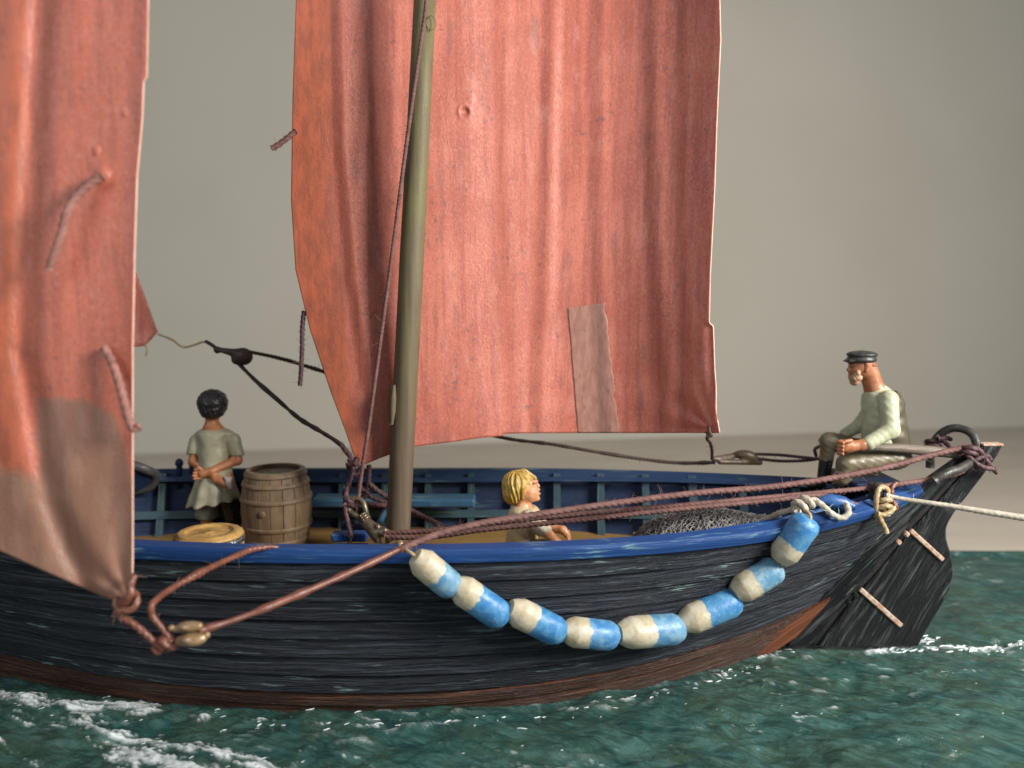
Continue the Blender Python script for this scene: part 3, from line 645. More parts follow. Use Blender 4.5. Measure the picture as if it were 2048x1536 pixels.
BE = [(0, 935), (.08, 911), (.16, 893), (.26, 884), (.40, 872), (.60, 866), (.80, 866), (1, 866)]
def cub(x, tab):
    xs = np.array([a for a, b in tab]); P = catmull(np.array([[a, b, 0] for a, b in tab], float), .01); return np.interp(x, P[:, 0], P[:, 1])
MZTAB = [(0, .07), (.06, .105), (.12, .15), (.2, .21), (.35, .29), (.5, .39), (.64, .42), (.76, .36), (.88, .18), (1, -.14)]
def mizzen_Y(s, px, py):
    Y = cub(s, MZTAB) + 0 * px
    Y = Y + .16 * np.clip((900 - py) / 900, 0, 1.5)
    xs = ytwo(py, [(-400, 668), (0, 670), (300, 678), (560, 700), (750, 728), (900, 760)]); Y = Y - .038 * sstep((px - xs + 13) / 26) * np.exp(-np.maximum(px - xs - 13, 0) / 80) * sstep((930 - py) / 300)
    for x_a, x_m, x_b, a, wd in [(1010, 1016, 1040, .009, 16), (1108, 1098, 1082, .026, 15), (1205, 1201, 1222, .022, 15), (1312, 1318, 1345, .034, 18), (1375, 1372, 1390, .012, 12), (930, 942, 955, .006, 22)]:
        xc = ytwo(py, [(-400, x_a), (0, x_a), (450, x_m), (870, x_b)]); q = (px - xc) / wd
        Y = Y - a * .62 * np.exp(-q * q) + a * .22 * np.exp(-((q + 1.8) / .9) ** 2)
    dx, dy = px - 1425, py - 858; r = np.hypot(dx, dy); th = np.arctan2(-dy, -dx)
    Y = Y + .022 * np.cos(th * 9) * np.exp(-r / 75) * sstep(r / 40) * (dx < 30)
    for cx, cy, rr, a in [(929, 224, 10, .02), (943, 198, 8, -.006)]:
        q = np.hypot(px - cx, py - cy) / rr; Y = Y + a * np.exp(-q**6) - .012 * np.exp(-((q - 1.15) / .25) ** 2) * (a > 0.01)
    return Y + .006 * fbm(px / 240, py / 620, 2)
def mizzen_px(s, t):
    ptop = -420; pyb = cub(s, BE)
    PX = (1 - s) * ytwo(ptop + (935 - ptop) * t, LE) + s * ytwo(ptop + (866 - ptop) * t, RE); PY = ptop + (pyb - ptop) * t
    PX = PX + 8 * sstep((s - .982) / .012) * sstep((PY - 645) / 8) * sstep((830 - PY) / 60)
    return PX, PY
s, t = np.meshgrid(np.linspace(0, 1, 330), np.linspace(0, 1, 330), indexing='ij')
PX, PY = mizzen_px(s, t)
mizzen = sail_sheet('mizzen_sail', PX, PY, mizzen_Y(s, PX, PY), edge=sstep((700 + 0.0 * PY + np.maximum(PY - 450, 0) * .12 - PX) / 60))
tag(mizzen, 'wide rust red sail with vertical creases hanging behind the wooden mast', 'sail', 'rust red sails of the boat')
def sheet_patch(parent, PX, PY, Yf, mat):
    P = at_arr(PX, PY, Yf); n, m = PX.shape
    o = obj('patch', P.reshape(-1, 3), grid_faces(n, m), mat, parent); md = o.modifiers.new('cloth', 'SOLIDIFY'); md.thickness = .0035; md.offset = 0; return o
ss, tt = np.meshgrid(np.linspace(0, 1, 40), np.linspace(0, 1, 70), indexing='ij')
pl = 1136 + 20 * tt + 3 * fbm(tt * 6, ss * 0 + 2, 2); pr = 1210 + 28 * tt + 5 * fbm(tt * 9, ss * 0 + 7, 2); px = pl + (pr - pl) * ss; py = (616 - 10 * ss) + (866.5 - 616 + 10 * ss) * tt
sfind = np.clip((px - 708) / (1432 - 708), 0, 1)
def s_of(px, py):   # invert the sail map for a pixel
    s_ = (px - ytwo(py, LE)) / (ytwo(py, RE) - ytwo(py, LE)); return np.clip(s_, 0, 1)
for _ in range(1): sv = s_of(px, py)
pyl = np.minimum(py, cub(sv, BE) - 1)
sheet_patch(mizzen, px, pyl, mizzen_Y(sv, px, pyl) - .0090, m_patch)

# fore sail, close to the lens
RF = [(-420, 300), (0, 291), (155, 288), (163, 288), (240, 285), (350, 275), (500, 270), (700, 266), (1100, 266), (1192, 265)]
BFX = [(-420, 930), (0, 1102), (102, 1148), (200, 1190), (242, 1206), (265, 1194)]
def fore_Y(px, py):
    Y = -2.50 - .10 * ((265 - px) / 600) + .10 * np.clip((900 - py) / 900, -.3, 1.4)
    xs = ytwo(py, [(-400, 105), (0, 82), (400, 60), (700, 44), (1000, 100), (1200, 180)])
    Y = Y + .040 * np.exp(-((px - xs) / 26) ** 2) - .012 * np.exp(-((px - xs - 55) / 38) ** 2) - .010 * np.exp(-((px - xs + 55) / 34) ** 2)
    e = np.clip((px - ytwo(py, RF) + 40) / 40, 0, 1); Y = Y - .02 * e**2
    dx, dy = px - 255, py - 1195; r = np.hypot(dx, dy); th = np.arctan2(-dy, -dx); Y = Y + .012 * np.cos(th * 9) * sstep(r / 60) * np.exp(-r / 140)
    for cx, cy, rr, a in [(193, 302, 7, .012), (205, 350, 15, .02), (197, 322, 18, .006), (250, 226, 6, .01)]:
        Y = Y - a * np.exp(-(np.hypot(px - cx, py - cy) / rr) ** 3)
    return Y + .008 * fbm(px / 160, py / 420, 2)
s, t = np.meshgrid(np.linspace(0, 1, 240), np.linspace(0, 1, 330), indexing='ij')
xb = -420 + s * (265 + 420); pyb = np.interp(xb, [a for a, b in BFX], [b for a, b in BFX]); PY = -420 + (pyb + 420) * t; PX = -420 + s * (ytwo(PY, RF) + 420) + 6.5 * sstep((s - .988) / .008) * sstep((162 - PY) / 7)
wob = 9 * fbm(PX / 28, PY / 28, 3)
st_a = sstep((PX - 66 + wob) / 22) * sstep((PY - np.interp(PX, [60, 75, 120, 180, 225, 250, 270], [800, 788, 786, 796, 812, 885, 980]) + wob) / 20)
st_b = sstep((PY - np.interp(PX, [-420, 0, 66, 100], [860, 915, 930, 960]) + wob) / 40)
fore = sail_sheet('fore_sail', PX, PY, fore_Y(PX, PY), edge=.42 + .5 * sstep((75 - PX) / 60), stain=np.maximum(st_a, st_b)); tag(fore, 'blurred rust red sail close to the lens with a brown patched lower corner', 'sail', 'rust red sails of the boat')
# jib corner beyond the fore sail
s, t = np.meshgrid(np.linspace(0, 1, 40), np.linspace(0, 1, 76), indexing='ij')
A_, B_, C_, D_ = [np.array(q, float) for q in ((60, 470), (268, 525), (316, 664), (268, 690))]
a0 = np.array([60., 200]); xr_ = np.interp(t, [0, .96, 1], [-60, 316, 290]); yr_ = np.interp(t, [0, .96, 1], [-380, 664, 692]); xl_ = -75 + 75 * t; yl_ = -390 + 1110 * t
PX = xl_ + (xr_ - xl_) * s; PY = yl_ + (yr_ - yl_) * s
jib = sail_sheet('jib_sail', PX, PY, 1.3 + .10 * np.sin(PX / 40) + .25 * (1 - s)); tag(jib, 'dark red corner of a small sail showing past the edge of the nearest sail', 'sail', 'rust red sails of the boat')

# ------------------------------------------------------------------ ropes
def fuzz(P, r, n, mat, parent, ln=.05):
    if not n: return
    mb = MB(); R = RNG
    for _ in range(n):
        i = R.randint(1, len(P) - 1); d = R.randn(3); d[1] -= .3; d /= np.linalg.norm(d); l = ln * R.uniform(.4, 1.4); p = P[i] + d * r * .8
        e = R.randn(3) * .5; q = [p, p + d * l * .5 + e * l * .1, p + (d + e * .6) * l]
        tube_into(mb, q, [.0022, .0017, .0010], 3, l / 3)
    o = mb.build('fibres', mat, parent); o['kind'] = 'stuff'
def rope(name, paths, r, mat, label, cat='rope', group=None, lay=True, pitch=None, lump=0, fz=0, k=15, fmat=None):
    mb = MB(); PP = []; rmax = max(r) if hasattr(r, '__len__') else r
    for pth in paths:
        rr = r; pts = pth
        if isinstance(pth, tuple): pts, rr = pth
        P = tube_into(mb, pts, rr, k, (pitch or rmax * 6.5) / (12 if lay else 4), 1 if lay else 0, pitch or rmax * 6.5, lump); PP.append(P)
    o = mb.build(name, mat); tag(o, label, cat, group)
    if fz: fuzz(np.vstack(PP), rmax * .9, fz, fmat or m_fuzz, o)
    return o
def coil(c, rad, axis, turns, dr=.0, adv=.03, start=0):
    ax = np.array(axis, float); ax /= np.linalg.norm(ax); u = np.cross(ax, [.3, .2, 1]); u /= np.linalg.norm(u); v = np.cross(ax, u); t = np.linspace(0, turns, int(turns * 9) + 1)
    return [np.asarray(c) + (rad + dr * q) * (math.cos(2 * math.pi * q + start) * u + math.sin(2 * math.pi * q + start) * v) + ax * adv * (q - turns / 2) for q in t]
def pts(*a): return [at(x, y, Y) for x, y, Y in a]
rope('halyard', [pts((858, -120, -.16), (853, 0, -.16), (838, 110, -.165), (823, 215, -.17), (806, 340, -.18), (788, 480, -.19), (762, 672, -.2), (738, 850, -.22), (724, 940, -.24), (716, 1000, -.25), (712, 1030, -.24))], .0185, m_rope, 'thin mauve brown rope running down in front of the wooden mast', fz=60)
rope('fore_sheet', [pts((800, 1099, -1.62), (870, 1070, -1.45), (960, 1047, -1.3), (1074, 1029, -1.15), (1232, 1006, -.95), (1393, 986, -.75), (1548, 973, -.55), (1700, 950, -.35), (1792, 930, -.22), (1880, 906, -.12), (1936, 893, -.04))], .0275, m_rope, 'long mauve rope from the iron horse, topmost of three crossing the hull', fz=170)
bpy.data.objects['fore_sheet'].data.materials[0] = m_rope
rope('stiff_sheet', [(pts((398, 1262, -2.62), (480, 1236, -2.47), (600, 1188, -2.22), (720, 1136, -1.87), (802, 1097, -1.64)), [.022, .030, .022, .025, .021, .029, .023, .022, .031, .021, .024, .022, .029, .021, .026, .022, .028, .021, .024])], .024, m_ropered, 'stiff glossy red brown rope slanting from brass beads up to the blue rail', lay=False, lump=.14)
rope('mizzen_sheet', [pts((772, 1066, -.5), (860, 1062, -.6), (960, 1049, -.66), (1089, 1035, -.7), (1250, 1020, -.72), (1393, 1008, -.7), (1480, 1000, -.66), (1548, 994, -.6), (1646, 985, -.5), (1720, 978, -.38), (1792, 969, -.3), (1870, 957, -.2), (1924, 943, -.1), (1940, 930, -.08))], .023, m_rope, 'mauve rope from hook block to rudder head, middle one of three', fz=120)
rope('mizzen_sheet_tail', [pts((770, 1074, -.55), (860, 1074, -.66), (960, 1060, -.74), (1089, 1047, -.78), (1250, 1030, -.80), (1393, 1015, -.77), (1480, 1007, -.74), (1548, 1000, -.68), (1640, 991, -.60), (1685, 1000, -.55), (1720, 1013, -.5), (1752, 1021, -.46))], .023, m_rope, 'lowest of the three mauve ropes crossing the hull, ending at cream knot', fz=120)
# knots on the iron horse
kc = at(1940, 925, -.1)
rope('knot', [coil(at(1937, 905, -.08), .06, (.4, .3, 1), 2.2, adv=.045), pts((1940, 892, -.06), (1958, 900, -.12), (1972, 920, -.12), (1985, 935, -.14), (1994, 946, -.14)), pts((1930, 905, -.1), (1950, 925, -.16), (1968, 935, -.17), (1988, 938, -.16)), pts((1935, 930, -.12), (1955, 918, -.14), (1975, 912, -.1), (1981, 920, -.1))], .024, m_ropedark, 'brown rope knot with frayed tail tied round the iron horse near rudder head', 'knot', fz=70)
rope('knot', [coil(at(1866, 888, .34), .062, (.2, .2, 1), 1.8, adv=.05), pts((1872, 872, .28), (1885, 880, .26), (1895, 890, .26), (1900, 895, .26)), pts((1876, 878, .26), (1892, 876, .26), (1903, 879, .26))], .022, m_ropedark, 'dark mauve rope knot on the upper bend of the iron horse behind the man', 'knot', fz=40)
# tack lashing of the mizzen and shackle hook
rope('tack_lashing', [pts((680, 886, -.05), (692, 902, -.07), (702, 915, -.09), (708, 925, -.1)), coil(at(704, 929, -.12), .034, (.3, .6, 1), 1.6, adv=.05), pts((716, 916, -.1), (707, 930, -.13), (703, 950, -.14), (697, 968, -.16), (693, 985, -.2), (691, 1000, -.24)), coil(at(694, 1002, -.25), .035, (.9, .2, .5), 1.4, adv=.05), pts((690, 1008, -.26), (693, 1030, -.3), (697, 1050, -.32), (703, 1072, -.34)), pts((716, 925, -.1), (722, 938, -.12), (712, 950, -.13), (703, 945, -.13)), pts((692, 1000, -.27), (700, 1010, -.28), (712, 1012, -.28))], .0245, m_ropedark, 'dark knotted lashing holding the lower corner of the creased sail', 'lashing', fz=60)
rope('tail_line', [pts((706, 1040, -.3), (704, 1062, -.32), (700, 1084, -.34), (694, 1096, -.36))], .016, m_ropeblack, 'short black cord hanging below the dark lashing onto blue thwart', 'cord')
hook = thing('shackle_block', 'dark brass hook and block by the mast foot with ropes through it', 'pulley', at(745, 1080, -.5))
mb = MB(); tube_into(mb, pts((700, 1022, -.28), (697, 1010, -.26), (704, 1000, -.25), (714, 997, -.25), (725, 1003, -.26), (730, 1016, -.28), (733, 1030, -.31)), .026, 14, .02); mb.build('hook', m_brass, hook)
mb = MB(); tube_into(mb, pts((699, 1022, -.29), (712, 1032, -.32), (722, 1038, -.33)), .024, 12, .02); mb.build('shank', m_brass, hook)
for i in range(3):
    mb = MB(); q = at(725 + i * 3, 1032 + i * 4, -.33 - .01 * i); mb_ = coil(q, .047, at(745, 1060, -.4) - at(722, 1028, -.33), 1.0, adv=0); tube_into(mb, mb_, .011, 8, .01); mb.build('collar', m_brass, hook)
a = at(729, 1038, -.35)
V, F = blob([cap(at(730, 1042, -.35), at(752, 1066, -.42), .05, .062, .03), cap(at(742, 1050, -.40), at(778, 1066, -.45), .03, .03, .03), cap(at(746, 1062, -.40), at(760, 1092, -.48), .036, .026, .03), cap(at(760, 1062, -.45), at(786, 1084, -.52), .03, .022, .03), ell(at(768, 1058, -.45), (.03, .03, .018), .01), ell(at(755, 1052, -.44), (.025, .03, .02), .01), cap(at(758, 1076, -.52), at(770, 1080, -.55), .024, .024, .02, True)], .009)
obj('block_body', V, F, m_brass, hook)
V, F = blob([cap(at(765, 1096, -.6), at(800, 1088, -.75), .03, .035, .03), ell(at(790, 1090, -.7), (.06, .04, .03), .03), cap(at(750, 1092, -.5), at(770, 1098, -.6), .03, .028, .03)], .01)
obj('glue_lump', V, F, m_brasspale, hook)
# far rigging
rope('jib_sheet', [pts((316, 668, 1.3), (345, 680, 1.2), (366, 694, 1.15), (388, 690, 1.12), (405, 684, 1.1), (415, 684, 1.1))], .012, m_ropeglue, 'thin yellowish cord between the dark sail corner and hanging block', 'cord', lay=False)
rope('hanging_tail', [pts((290, 688, 1.3), (294, 700, 1.28), (291, 714, 1.28))], .009, m_ropeglue, 'short loose thread under the dark corner of the small sail', 'thread', lay=False)
blk = thing('pulley_block', 'dark wooden pulley block hanging in the air left of creased sail', 'pulley', at(485, 712, 1.0))
V, F = blob([ell(at(486, 713, 1.0), (.105, .07, .095), .02, R=None), cap(at(470, 706, 1.0), at(432, 698, 1.02), .045, .022, .04), ell(at(434, 700, 1.02), (.035, .03, .04), .02), ell(at(474, 720, 1.0), (.06, .05, .05), .03)], .011); obj('shell', V, F, M_simple('dark_wood_block', (.035, .02, .013), (.06, .036, .025), 12, .45, .4, .2), blk)
mb = MB(); tube_into(mb, pts((412, 683, 1.09), (424, 690, 1.05), (434, 698, 1.02)), .02, 8, .03); mb.build('strop', m_ropeblack, blk)
rope('far_sheet', [pts((500, 704, 1.0), (540, 712, 1.05), (580, 722, 1.08), (615, 733, 1.1), (660, 748, 1.1), (800, 810, 1.1), (1000, 874, 1.1), (1100, 888, 1.12), (1200, 905, 1.15), (1290, 919, 1.2), (1360, 926, 1.2), (1430, 925, 1.15))], .020, m_ropeblack, 'dark rope from hanging block passing behind the creased sail to far rail', lump=.10, fz=15)
rope('tack_line', [pts((478, 728, 1.0), (510, 760, .85), (550, 795, .65), (600, 838, .40), (640, 862, .2), (683, 891, -.03), (700, 912, -.06))], [.021, .02, .028, .02, .021, .03, .02, .022, .02], m_ropeblack, 'dark knobbly rope slanting from hanging block down to dark lashing', lay=False, lump=.10)
rope('clew_line', [pts((1418, 852, -.08), (1419, 866, -.09), (1414, 875, -.05), (1420, 885, .1), (1424, 900, .4), (1424, 918, .7)), coil(at(1418, 868, -.08), .022, (1, .2, .3), 1.3, adv=.02)], .016, m_ropedark, 'short dark cord tied to the right lower corner of creased sail', 'cord', fz=10)
cb = thing('rail_block', 'small dark pulley block lying on the far blue rail under creased sail', 'pulley', at(1470, 925, 1.0))
V, F = blob([cap(at(1428, 918, .9), at(1462, 914, 1.0), .03, .04, .03), ell(at(1488, 909, 1.0), (.12, .06, .05), .03), ell(at(1500, 916, 1.0), (.09, .06, .05), .03), cap(at(1440, 924, .9), at(1520, 925, 1.0), .028, .03, .02)], .011); obj('shell', V, F, M_simple('olive_wood_block', (.075, .05, .032), (.12, .085, .05), 12, .4, .4, .2), cb)
rope('clew_sheet', [pts((1510, 908, 1.0), (1560, 910, .9), (1610, 915, .75), (1640, 917, .7), (1652, 905, .6), (1642, 893, .55), (1630, 898, .55), (1632, 912, .6)), pts((1505, 916, 1.0), (1560, 922, .95), (1620, 920, .8), (1650, 914, .7))], .017, m_ropedark, 'dark mauve ropes along far rail from small block to seated man knee', fz=25)
rope('mast_coil', [pts((738, 930, .45), (737, 960, .45), (733, 985, .45), (722, 1000, .45), (705, 1010, .45)), pts((736, 965, .45), (760, 985, .42), (785, 1000, .40), (840, 1030, .35), (880, 1050, .2), (905, 1068, .1)), pts((720, 975, .45), (745, 995, .42), (790, 1008, .4)), pts((735, 985, .4), (720, 1003, .4), (740, 1008, .36), (780, 1012, .36), (725, 1010, .4))], .026, m_ropedark, 'dark mauve rope loosely gathered behind the foot of the mast', lay=True)
# fore sail corner: knot, tackle, brass beads
Yc = -2.62
rope('clew_knot', [coil(at(247, 1212, Yc), .035, (.3, 1, .2), 1.5, adv=.05), pts((270, 1150, Yc + .02), (262, 1168, Yc - .02), (262, 1185, Yc - .05), (252, 1202, Yc - .05), (238, 1215, Yc - .03), (240, 1232, Yc), (262, 1245, Yc), (285, 1262, Yc), (310, 1284, Yc), (330, 1290, Yc)), pts((232, 1195, Yc), (234, 1215, Yc - .03), (252, 1222, Yc - .04), (270, 1212, Yc - .03), (274, 1195, Yc), (268, 1185, Yc + .02))], .0235, m_ropered, 'red brown rope knotted through the tip of the blurred sail corner', 'knot', fz=20)
rope('tackle_loop', [pts((340, 1276, Yc), (320, 1252, Yc), (304, 1230, Yc), (303, 1212, Yc), (318, 1195, Yc + .1), (352, 1172, Yc + .3)), (pts((352, 1172, Yc + .3), (400, 1146, Yc + .5), (450, 1122, Yc + .75), (500, 1101, Yc + 1.0), (522, 1096, Yc + 1.08), (545, 1094, Yc + 1.14), (560, 1098, Yc + 1.17)), [.021, .025, .032, .022, .024, .021, .027, .022, .026, .021, .018])], .021, m_ropered, 'bent red brown rope from brass beads back over the blue rail', fz=15, lump=.05)
bd = thing('brass_tackle', 'blurred twin brass beads hanging in front of the black hull', 'tackle', at(372, 1290, Yc))
for pr in ([cap(at(352, 1258, Yc), at(398, 1252, Yc), .022, .026, .02), ell(at(378, 1253, Yc), (.07, .045, .032), .02)], [ell(at(384, 1279, Yc - .03), (.075, .05, .042), .02), cap(at(360, 1282, Yc - .02), at(405, 1276, Yc - .02), .03, .03, .02)], [ell(at(414, 1270, Yc), (.022, .022, .024), .01)], [ell(at(343, 1256, Yc), (.024, .022, .022), .01)]):
    V, F = blob(pr, .008); obj('bead', V, F, m_brasspale, bd)
V, F = blob([ell(at(330, 1284, Yc), (.06, .05, .045), .03), ell(at(316, 1298, Yc), (.04, .04, .04), .03), ell(at(345, 1292, Yc), (.05, .04, .03), .03), ell(at(334, 1290, Yc - .06), (.025, .03, .02), .01, True)], .008, disp=lambda X, Y, Z: .006 * np.sin(X * 90) * np.sin(Z * 110)); obj('seizing', V, F, m_ropered, bd)
# reef lines
grp = 'short reef lines hanging from the sails'
def foreY(px, py): return float(fore_Y(np.array(float(px)), np.array(float(py))))
for pp, lab in ([[(206, 352), (188, 362), (160, 385), (136, 420), (122, 470), (108, 510), (98, 540)], 'upper curling reef line stuck on the front of the blurred sail'], [[(208, 695), (222, 720), (238, 765), (250, 810), (258, 840), (268, 858), (278, 852)], 'lower straight reef line hanging at the edge of the blurred sail']):
    rope('reef_line', [[at(x, y, foreY(min(x, 262), y) - .040 - .07 * min(1, i / 3)) for i, (x, y) in enumerate(pp)]], .0265, m_ropepink, lab, 'reef line', grp, fz=25)
rope('reef_line', [pts((592, 262, .12), (572, 278, .1), (556, 290, .08), (543, 297, .06))], .0265, m_rope, 'stubby reef line poking out behind the left edge of creased sail high up', 'reef line', grp, fz=20)
rope('reef_line', [pts((608, 622, .14), (605, 650, .14), (604, 700, .14), (602, 745, .14), (600, 772, .13))], .0225, m_ropedark, 'dark vertical reef line hanging behind the left edge of creased sail', 'reef line', grp, fz=40)
# tow rope and lashings at the near quarter
rope('tow_rope', [pts((1772, 990, -.48), (1800, 997, -.5), (1840, 1003, -.55), (1900, 1012, -.62), (1960, 1022, -.7), (2050, 1036, -.8), (2180, 1056, -.95), (2400, 1095, -1.2))], [.022, .022, .026, .03, .031, .031, .031, .031], m_ropecream, 'cream twisted rope running off past the rudder from quarter bollard', lay=False, fz=30, fmat=m_fuzzpale)
def relay(name, pts_, r, mat, pitch, lab):
    o = bpy.data.objects[name]; mb = MB(); tube_into(mb, pts_, r, 15, pitch / 8, 1, pitch); V = np.concatenate(mb.v)
    me = o.data; off = OFF[o.name]; o.data = bpy.data.meshes.new(name); o.data.from_pydata((V - off).tolist(), [], mb.f); o.data.materials.append(mat)
    o.data.polygons.foreach_set('use_smooth', np.ones(len(o.data.polygons), bool))
relay('tow_rope', pts((1772, 990, -.48), (1800, 997, -.5), (1840, 1003, -.55), (1900, 1012, -.62), (1960, 1022, -.7), (2050, 1036, -.8), (2180, 1056, -.95), (2400, 1095, -1.2)), [.02, .022, .027, .031, .031, .031, .031], m_ropecream, .15, '')
rope('hemp_lashing', [pts((1752, 1032, -.50), (1752, 1005, -.54), (1757, 980, -.52), (1766, 974, -.48), (1776, 982, -.46), (1774, 1000, -.50), (1766, 1020, -.54)), pts((1790, 1005, -.5), (1785, 1020, -.54), (1765, 1030, -.56), (1755, 1028, -.56)), pts((1757, 1030, -.56), (1763, 1044, -.57), (1770, 1057, -.57), (1773, 1066, -.57)), coil(at(1768, 1012, -.5), .055, (.2, .6, 1), 2.0, adv=.06)], .0245, m_ropeglue, 'glossy yellow hemp lashing round the quarter bollard where tow rope starts', 'lashing', lay=True, fz=15, fmat=m_fuzzpale)
rope('red_lashing', [pts((1794, 965, -.42), (1784, 975, -.45), (1783, 990, -.47), (1786, 1008, -.5)), coil(at(1783, 1010, -.48), .045, (1, .1, .3), 1.6, adv=.04)], .024, m_ropered, 'small red brown cord end sticking up from the yellow hemp lashing', 'cord', fz=8)
rope('float_line_knot', [coil(at(1604, 1010, -.92), .05, (1, .3, .5), 2.4, adv=.07), pts((1530, 1040, -.6), (1550, 1030, -.68), (1575, 1022, -.78), (1595, 1018, -.88), (1600, 1030, -.98)), pts((1610, 1005, -.9), (1628, 1000, -.88), (1644, 1010, -.93), (1664, 1028, -.97), (1684, 1036, -.97), (1697, 1026, -.95), (1693, 1008, -.88))], .026, m_ropecream, 'cream frayed knot on the rail holding the top end of floats', 'knot', fz=50, fmat=m_fuzzpale)

# ------------------------------------------------------------------ floats
FL = [((830, 1112), (912, 1180), .5, 'c', 'first float under the blue rail, cream end up, at upper left of string'),
      ((908, 1168), (1012, 1238), .38, 'c', 'second float down from the mast end, long and pale blue with cream end'),
      ((1018, 1216), (1126, 1268), .42, 'c', 'faded float with stained cream end, third from the mast end'),
      ((1126, 1262), (1234, 1272), .42, 'c', 'level float with bright blue half, left of the two lowest floats'),
      ((1236, 1268), (1366, 1256), .48, 'c', 'largest float with blotchy cream half, right of the two lowest floats'),
      ((1362, 1248), (1478, 1198), .40, 'c', 'pale blue slanting float, third from the stern end of string'),
      ((1468, 1188), (1560, 1132), .45, 'c', 'steep blue float with cream lower half, second from stern end'),
      ((1558, 1122), (1620, 1036), .42, 'c', 'topmost steep float hanging from the cream knot near the stern')]
def hull_y_at(px, py):
    Y = -1.2
    for _ in range(40):
        p = at(px, py, Y); wv = np.clip((p[2] - .25) / 1.2, -.3, 1.1); u = u_of_x(p[0], wv); Y = .5 * Y + .5 * float(hullS(wv, np.clip(u, -1, 1), -1)[1])
    return Y
prev = None; strung = []
for (p0, p1, k, cc, lab), rad in zip(FL, (.125, .13, .128, .128, .135, .127, .124, .126)):
    Ya, Yb = hull_y_at(*p0) - .15, hull_y_at(*p1) - .15
    if p0[1] < 1130: Ya -= .03
    a, b = at(*p0, Ya), at(*p1, Yb); d = b - a; L = np.linalg.norm(d); d /= L; sc_ = (7.5 + (Ya + Yb) / 2) / 6.0 * .92; r = rad * sc_
    L2 = L - .004; e = .26 * r
    prof = [(.0, 0), (.42 * r, .0), (.60 * r, .008 * L2), (.82 * r, .10 * L2), (.955 * r, .175 * L2), (.995 * r, .20 * L2), (1.0 * r, .34 * L2), (1.0 * r, .5 * L2), (1.0 * r, .66 * L2), (.995 * r, .85 * L2), (.96 * r, .875 * L2), (.80 * r, .96 * L2), (.62 * r, .996 * L2), (.42 * r, L2), (0, L2)]
    m = MB(); lathe_into(m, prof, a, 22, d); V = np.concatenate(m.v); q = V - a
    ax = q @ d; rad_ = q - ax[:, None] * d; V = a + ax[:, None] * d + rad_ * (1 + .03 * np.sin(np.arctan2(rad_[:, 2], rad_[:, 1]) * 3 + len(strung) * 2 + ax * 3)[:, None] + .008 * RNG.randn(len(V))[:, None])
    V += RNG.randn(*V.shape) * .0011; G = np.stack([ax - k * L2, 0 * ax, 0 * ax], -1)
    o = obj('float', V, m.f, m_float, None, True, gr=G, origin=a); tag(o, lab, 'float', 'blue and cream floats strung along the hull')
    md = o.modifiers.new('edges', 'EDGE_SPLIT'); md.split_angle = math.radians(33)
    strung += [a - d * .01, a + d * L * .5, b + d * .01]
rope('float_line', [[at(800, 1092, -1.56)] + strung + [at(1608, 1018, -.98)]], .014, m_ropeglue, 'thin cord threading all the blue and cream floats together', 'cord', lay=False, k=8)

# ------------------------------------------------------------------ barrel and tub
bc = at(553, 1000, .72); bc[2] = zd
bar = thing('barrel', 'brown wooden barrel standing upright on deck beside the dark haired figure', 'barrel', bc)
H = .80
def br(t): return .292 + .066 * (1 - (2 * t - 1) ** 2)
NS = 17
for i in range(NS):
    a0, a1 = (i + .008) / NS * 2 * math.pi, (i + .992) / NS * 2 * math.pi; V = []; ts = np.linspace(0, 1, 13)
    for t_ in ts:
        r = br(t_); am = (a1 - a0) / 5
        for a, q in ((a0, -.008), (a0 + am * .22, 0), ((a0 + a1) / 2, .002), (a1 - am * .22, 0), (a1, -.008)): V.append([bc[0] + (r + q) * math.cos(a), bc[1] + (r + q) * math.sin(a), bc[2] + H * t_])
        for a in (a1, a0): V.append([bc[0] + (r - .035) * math.cos(a), bc[1] + (r - .035) * math.sin(a), bc[2] + H * t_])
    so = obj('stave', V, grid_faces(13, 7, True).tolist() + [list(range(7))[::-1], list(range(84, 91))], m_barrel, bar); md = so.modifiers.new('edges', 'EDGE_SPLIT'); md.split_angle = math.radians(22)
for t0_, t1_, pr in ((.02, .12, .012), (.235, .30, .014), (.60, .665, .014), (.80, .86, .014), (.925, .999, .010)):
    mb = MB(); a, b, c = br(t0_) + .002, br(t1_) + .002, br((t0_ + t1_) / 2); z0, z1 = t0_ * H, t1_ * H
    lathe_into(mb, [(a - .02, z0), (a + pr * .3, z0 + .001), (a + pr, z0 + .012), (c + pr, (z0 + z1) / 2), (b + pr, z1 - .012), (b + pr * .3, z1 - .001), (b - .02, z1), (a - .02, z0)], bc, 44); mb.build('hoop', m_barrel, bar)
mb = MB(); lathe_into(mb, [(.262, 0), (.262, H - .06), (.262, H - .035), (0, H - .033)], bc, 32); mb.build('head', m_barrelhead, bar)
mb = MB(); p = at(526, 1028, .4); p = np.array([p[0], bc[1] - math.sqrt(max(.01, br(.42) ** 2 - (p[0] - bc[0]) ** 2)), p[2]]); nrm = p - bc; nrm[2] = 0; nrm /= np.linalg.norm(nrm)
lathe_into(mb, [(.036, -.03), (.036, .008), (.03, .014), (0, .015)], p, 16, nrm); mb.build('bung', m_barrel, bar)
tc = at(418, 1061, -.72); zt = tc[2]; tc[2] = zd
tub = thing('tub', 'low round ochre tub with ridged lid and silver band below it', 'tub', tc); hh = zt - zd
mb = MB(); lathe_into(mb, [(.22, 0), (.245, .02), (.275, hh * .35), (.288, hh * .55), (.288, hh - .13), (.25, hh - .12)], tc, 44); mb.build('body', m_tub, tub)
mb = MB(); lathe_into(mb, [(.25, hh - .105), (.288, hh - .105), (.298, hh - .09), (.298, hh - .065), (.285, hh - .05), (.25, hh - .05)], tc, 44); mb.build('band', m_pewter, tub)
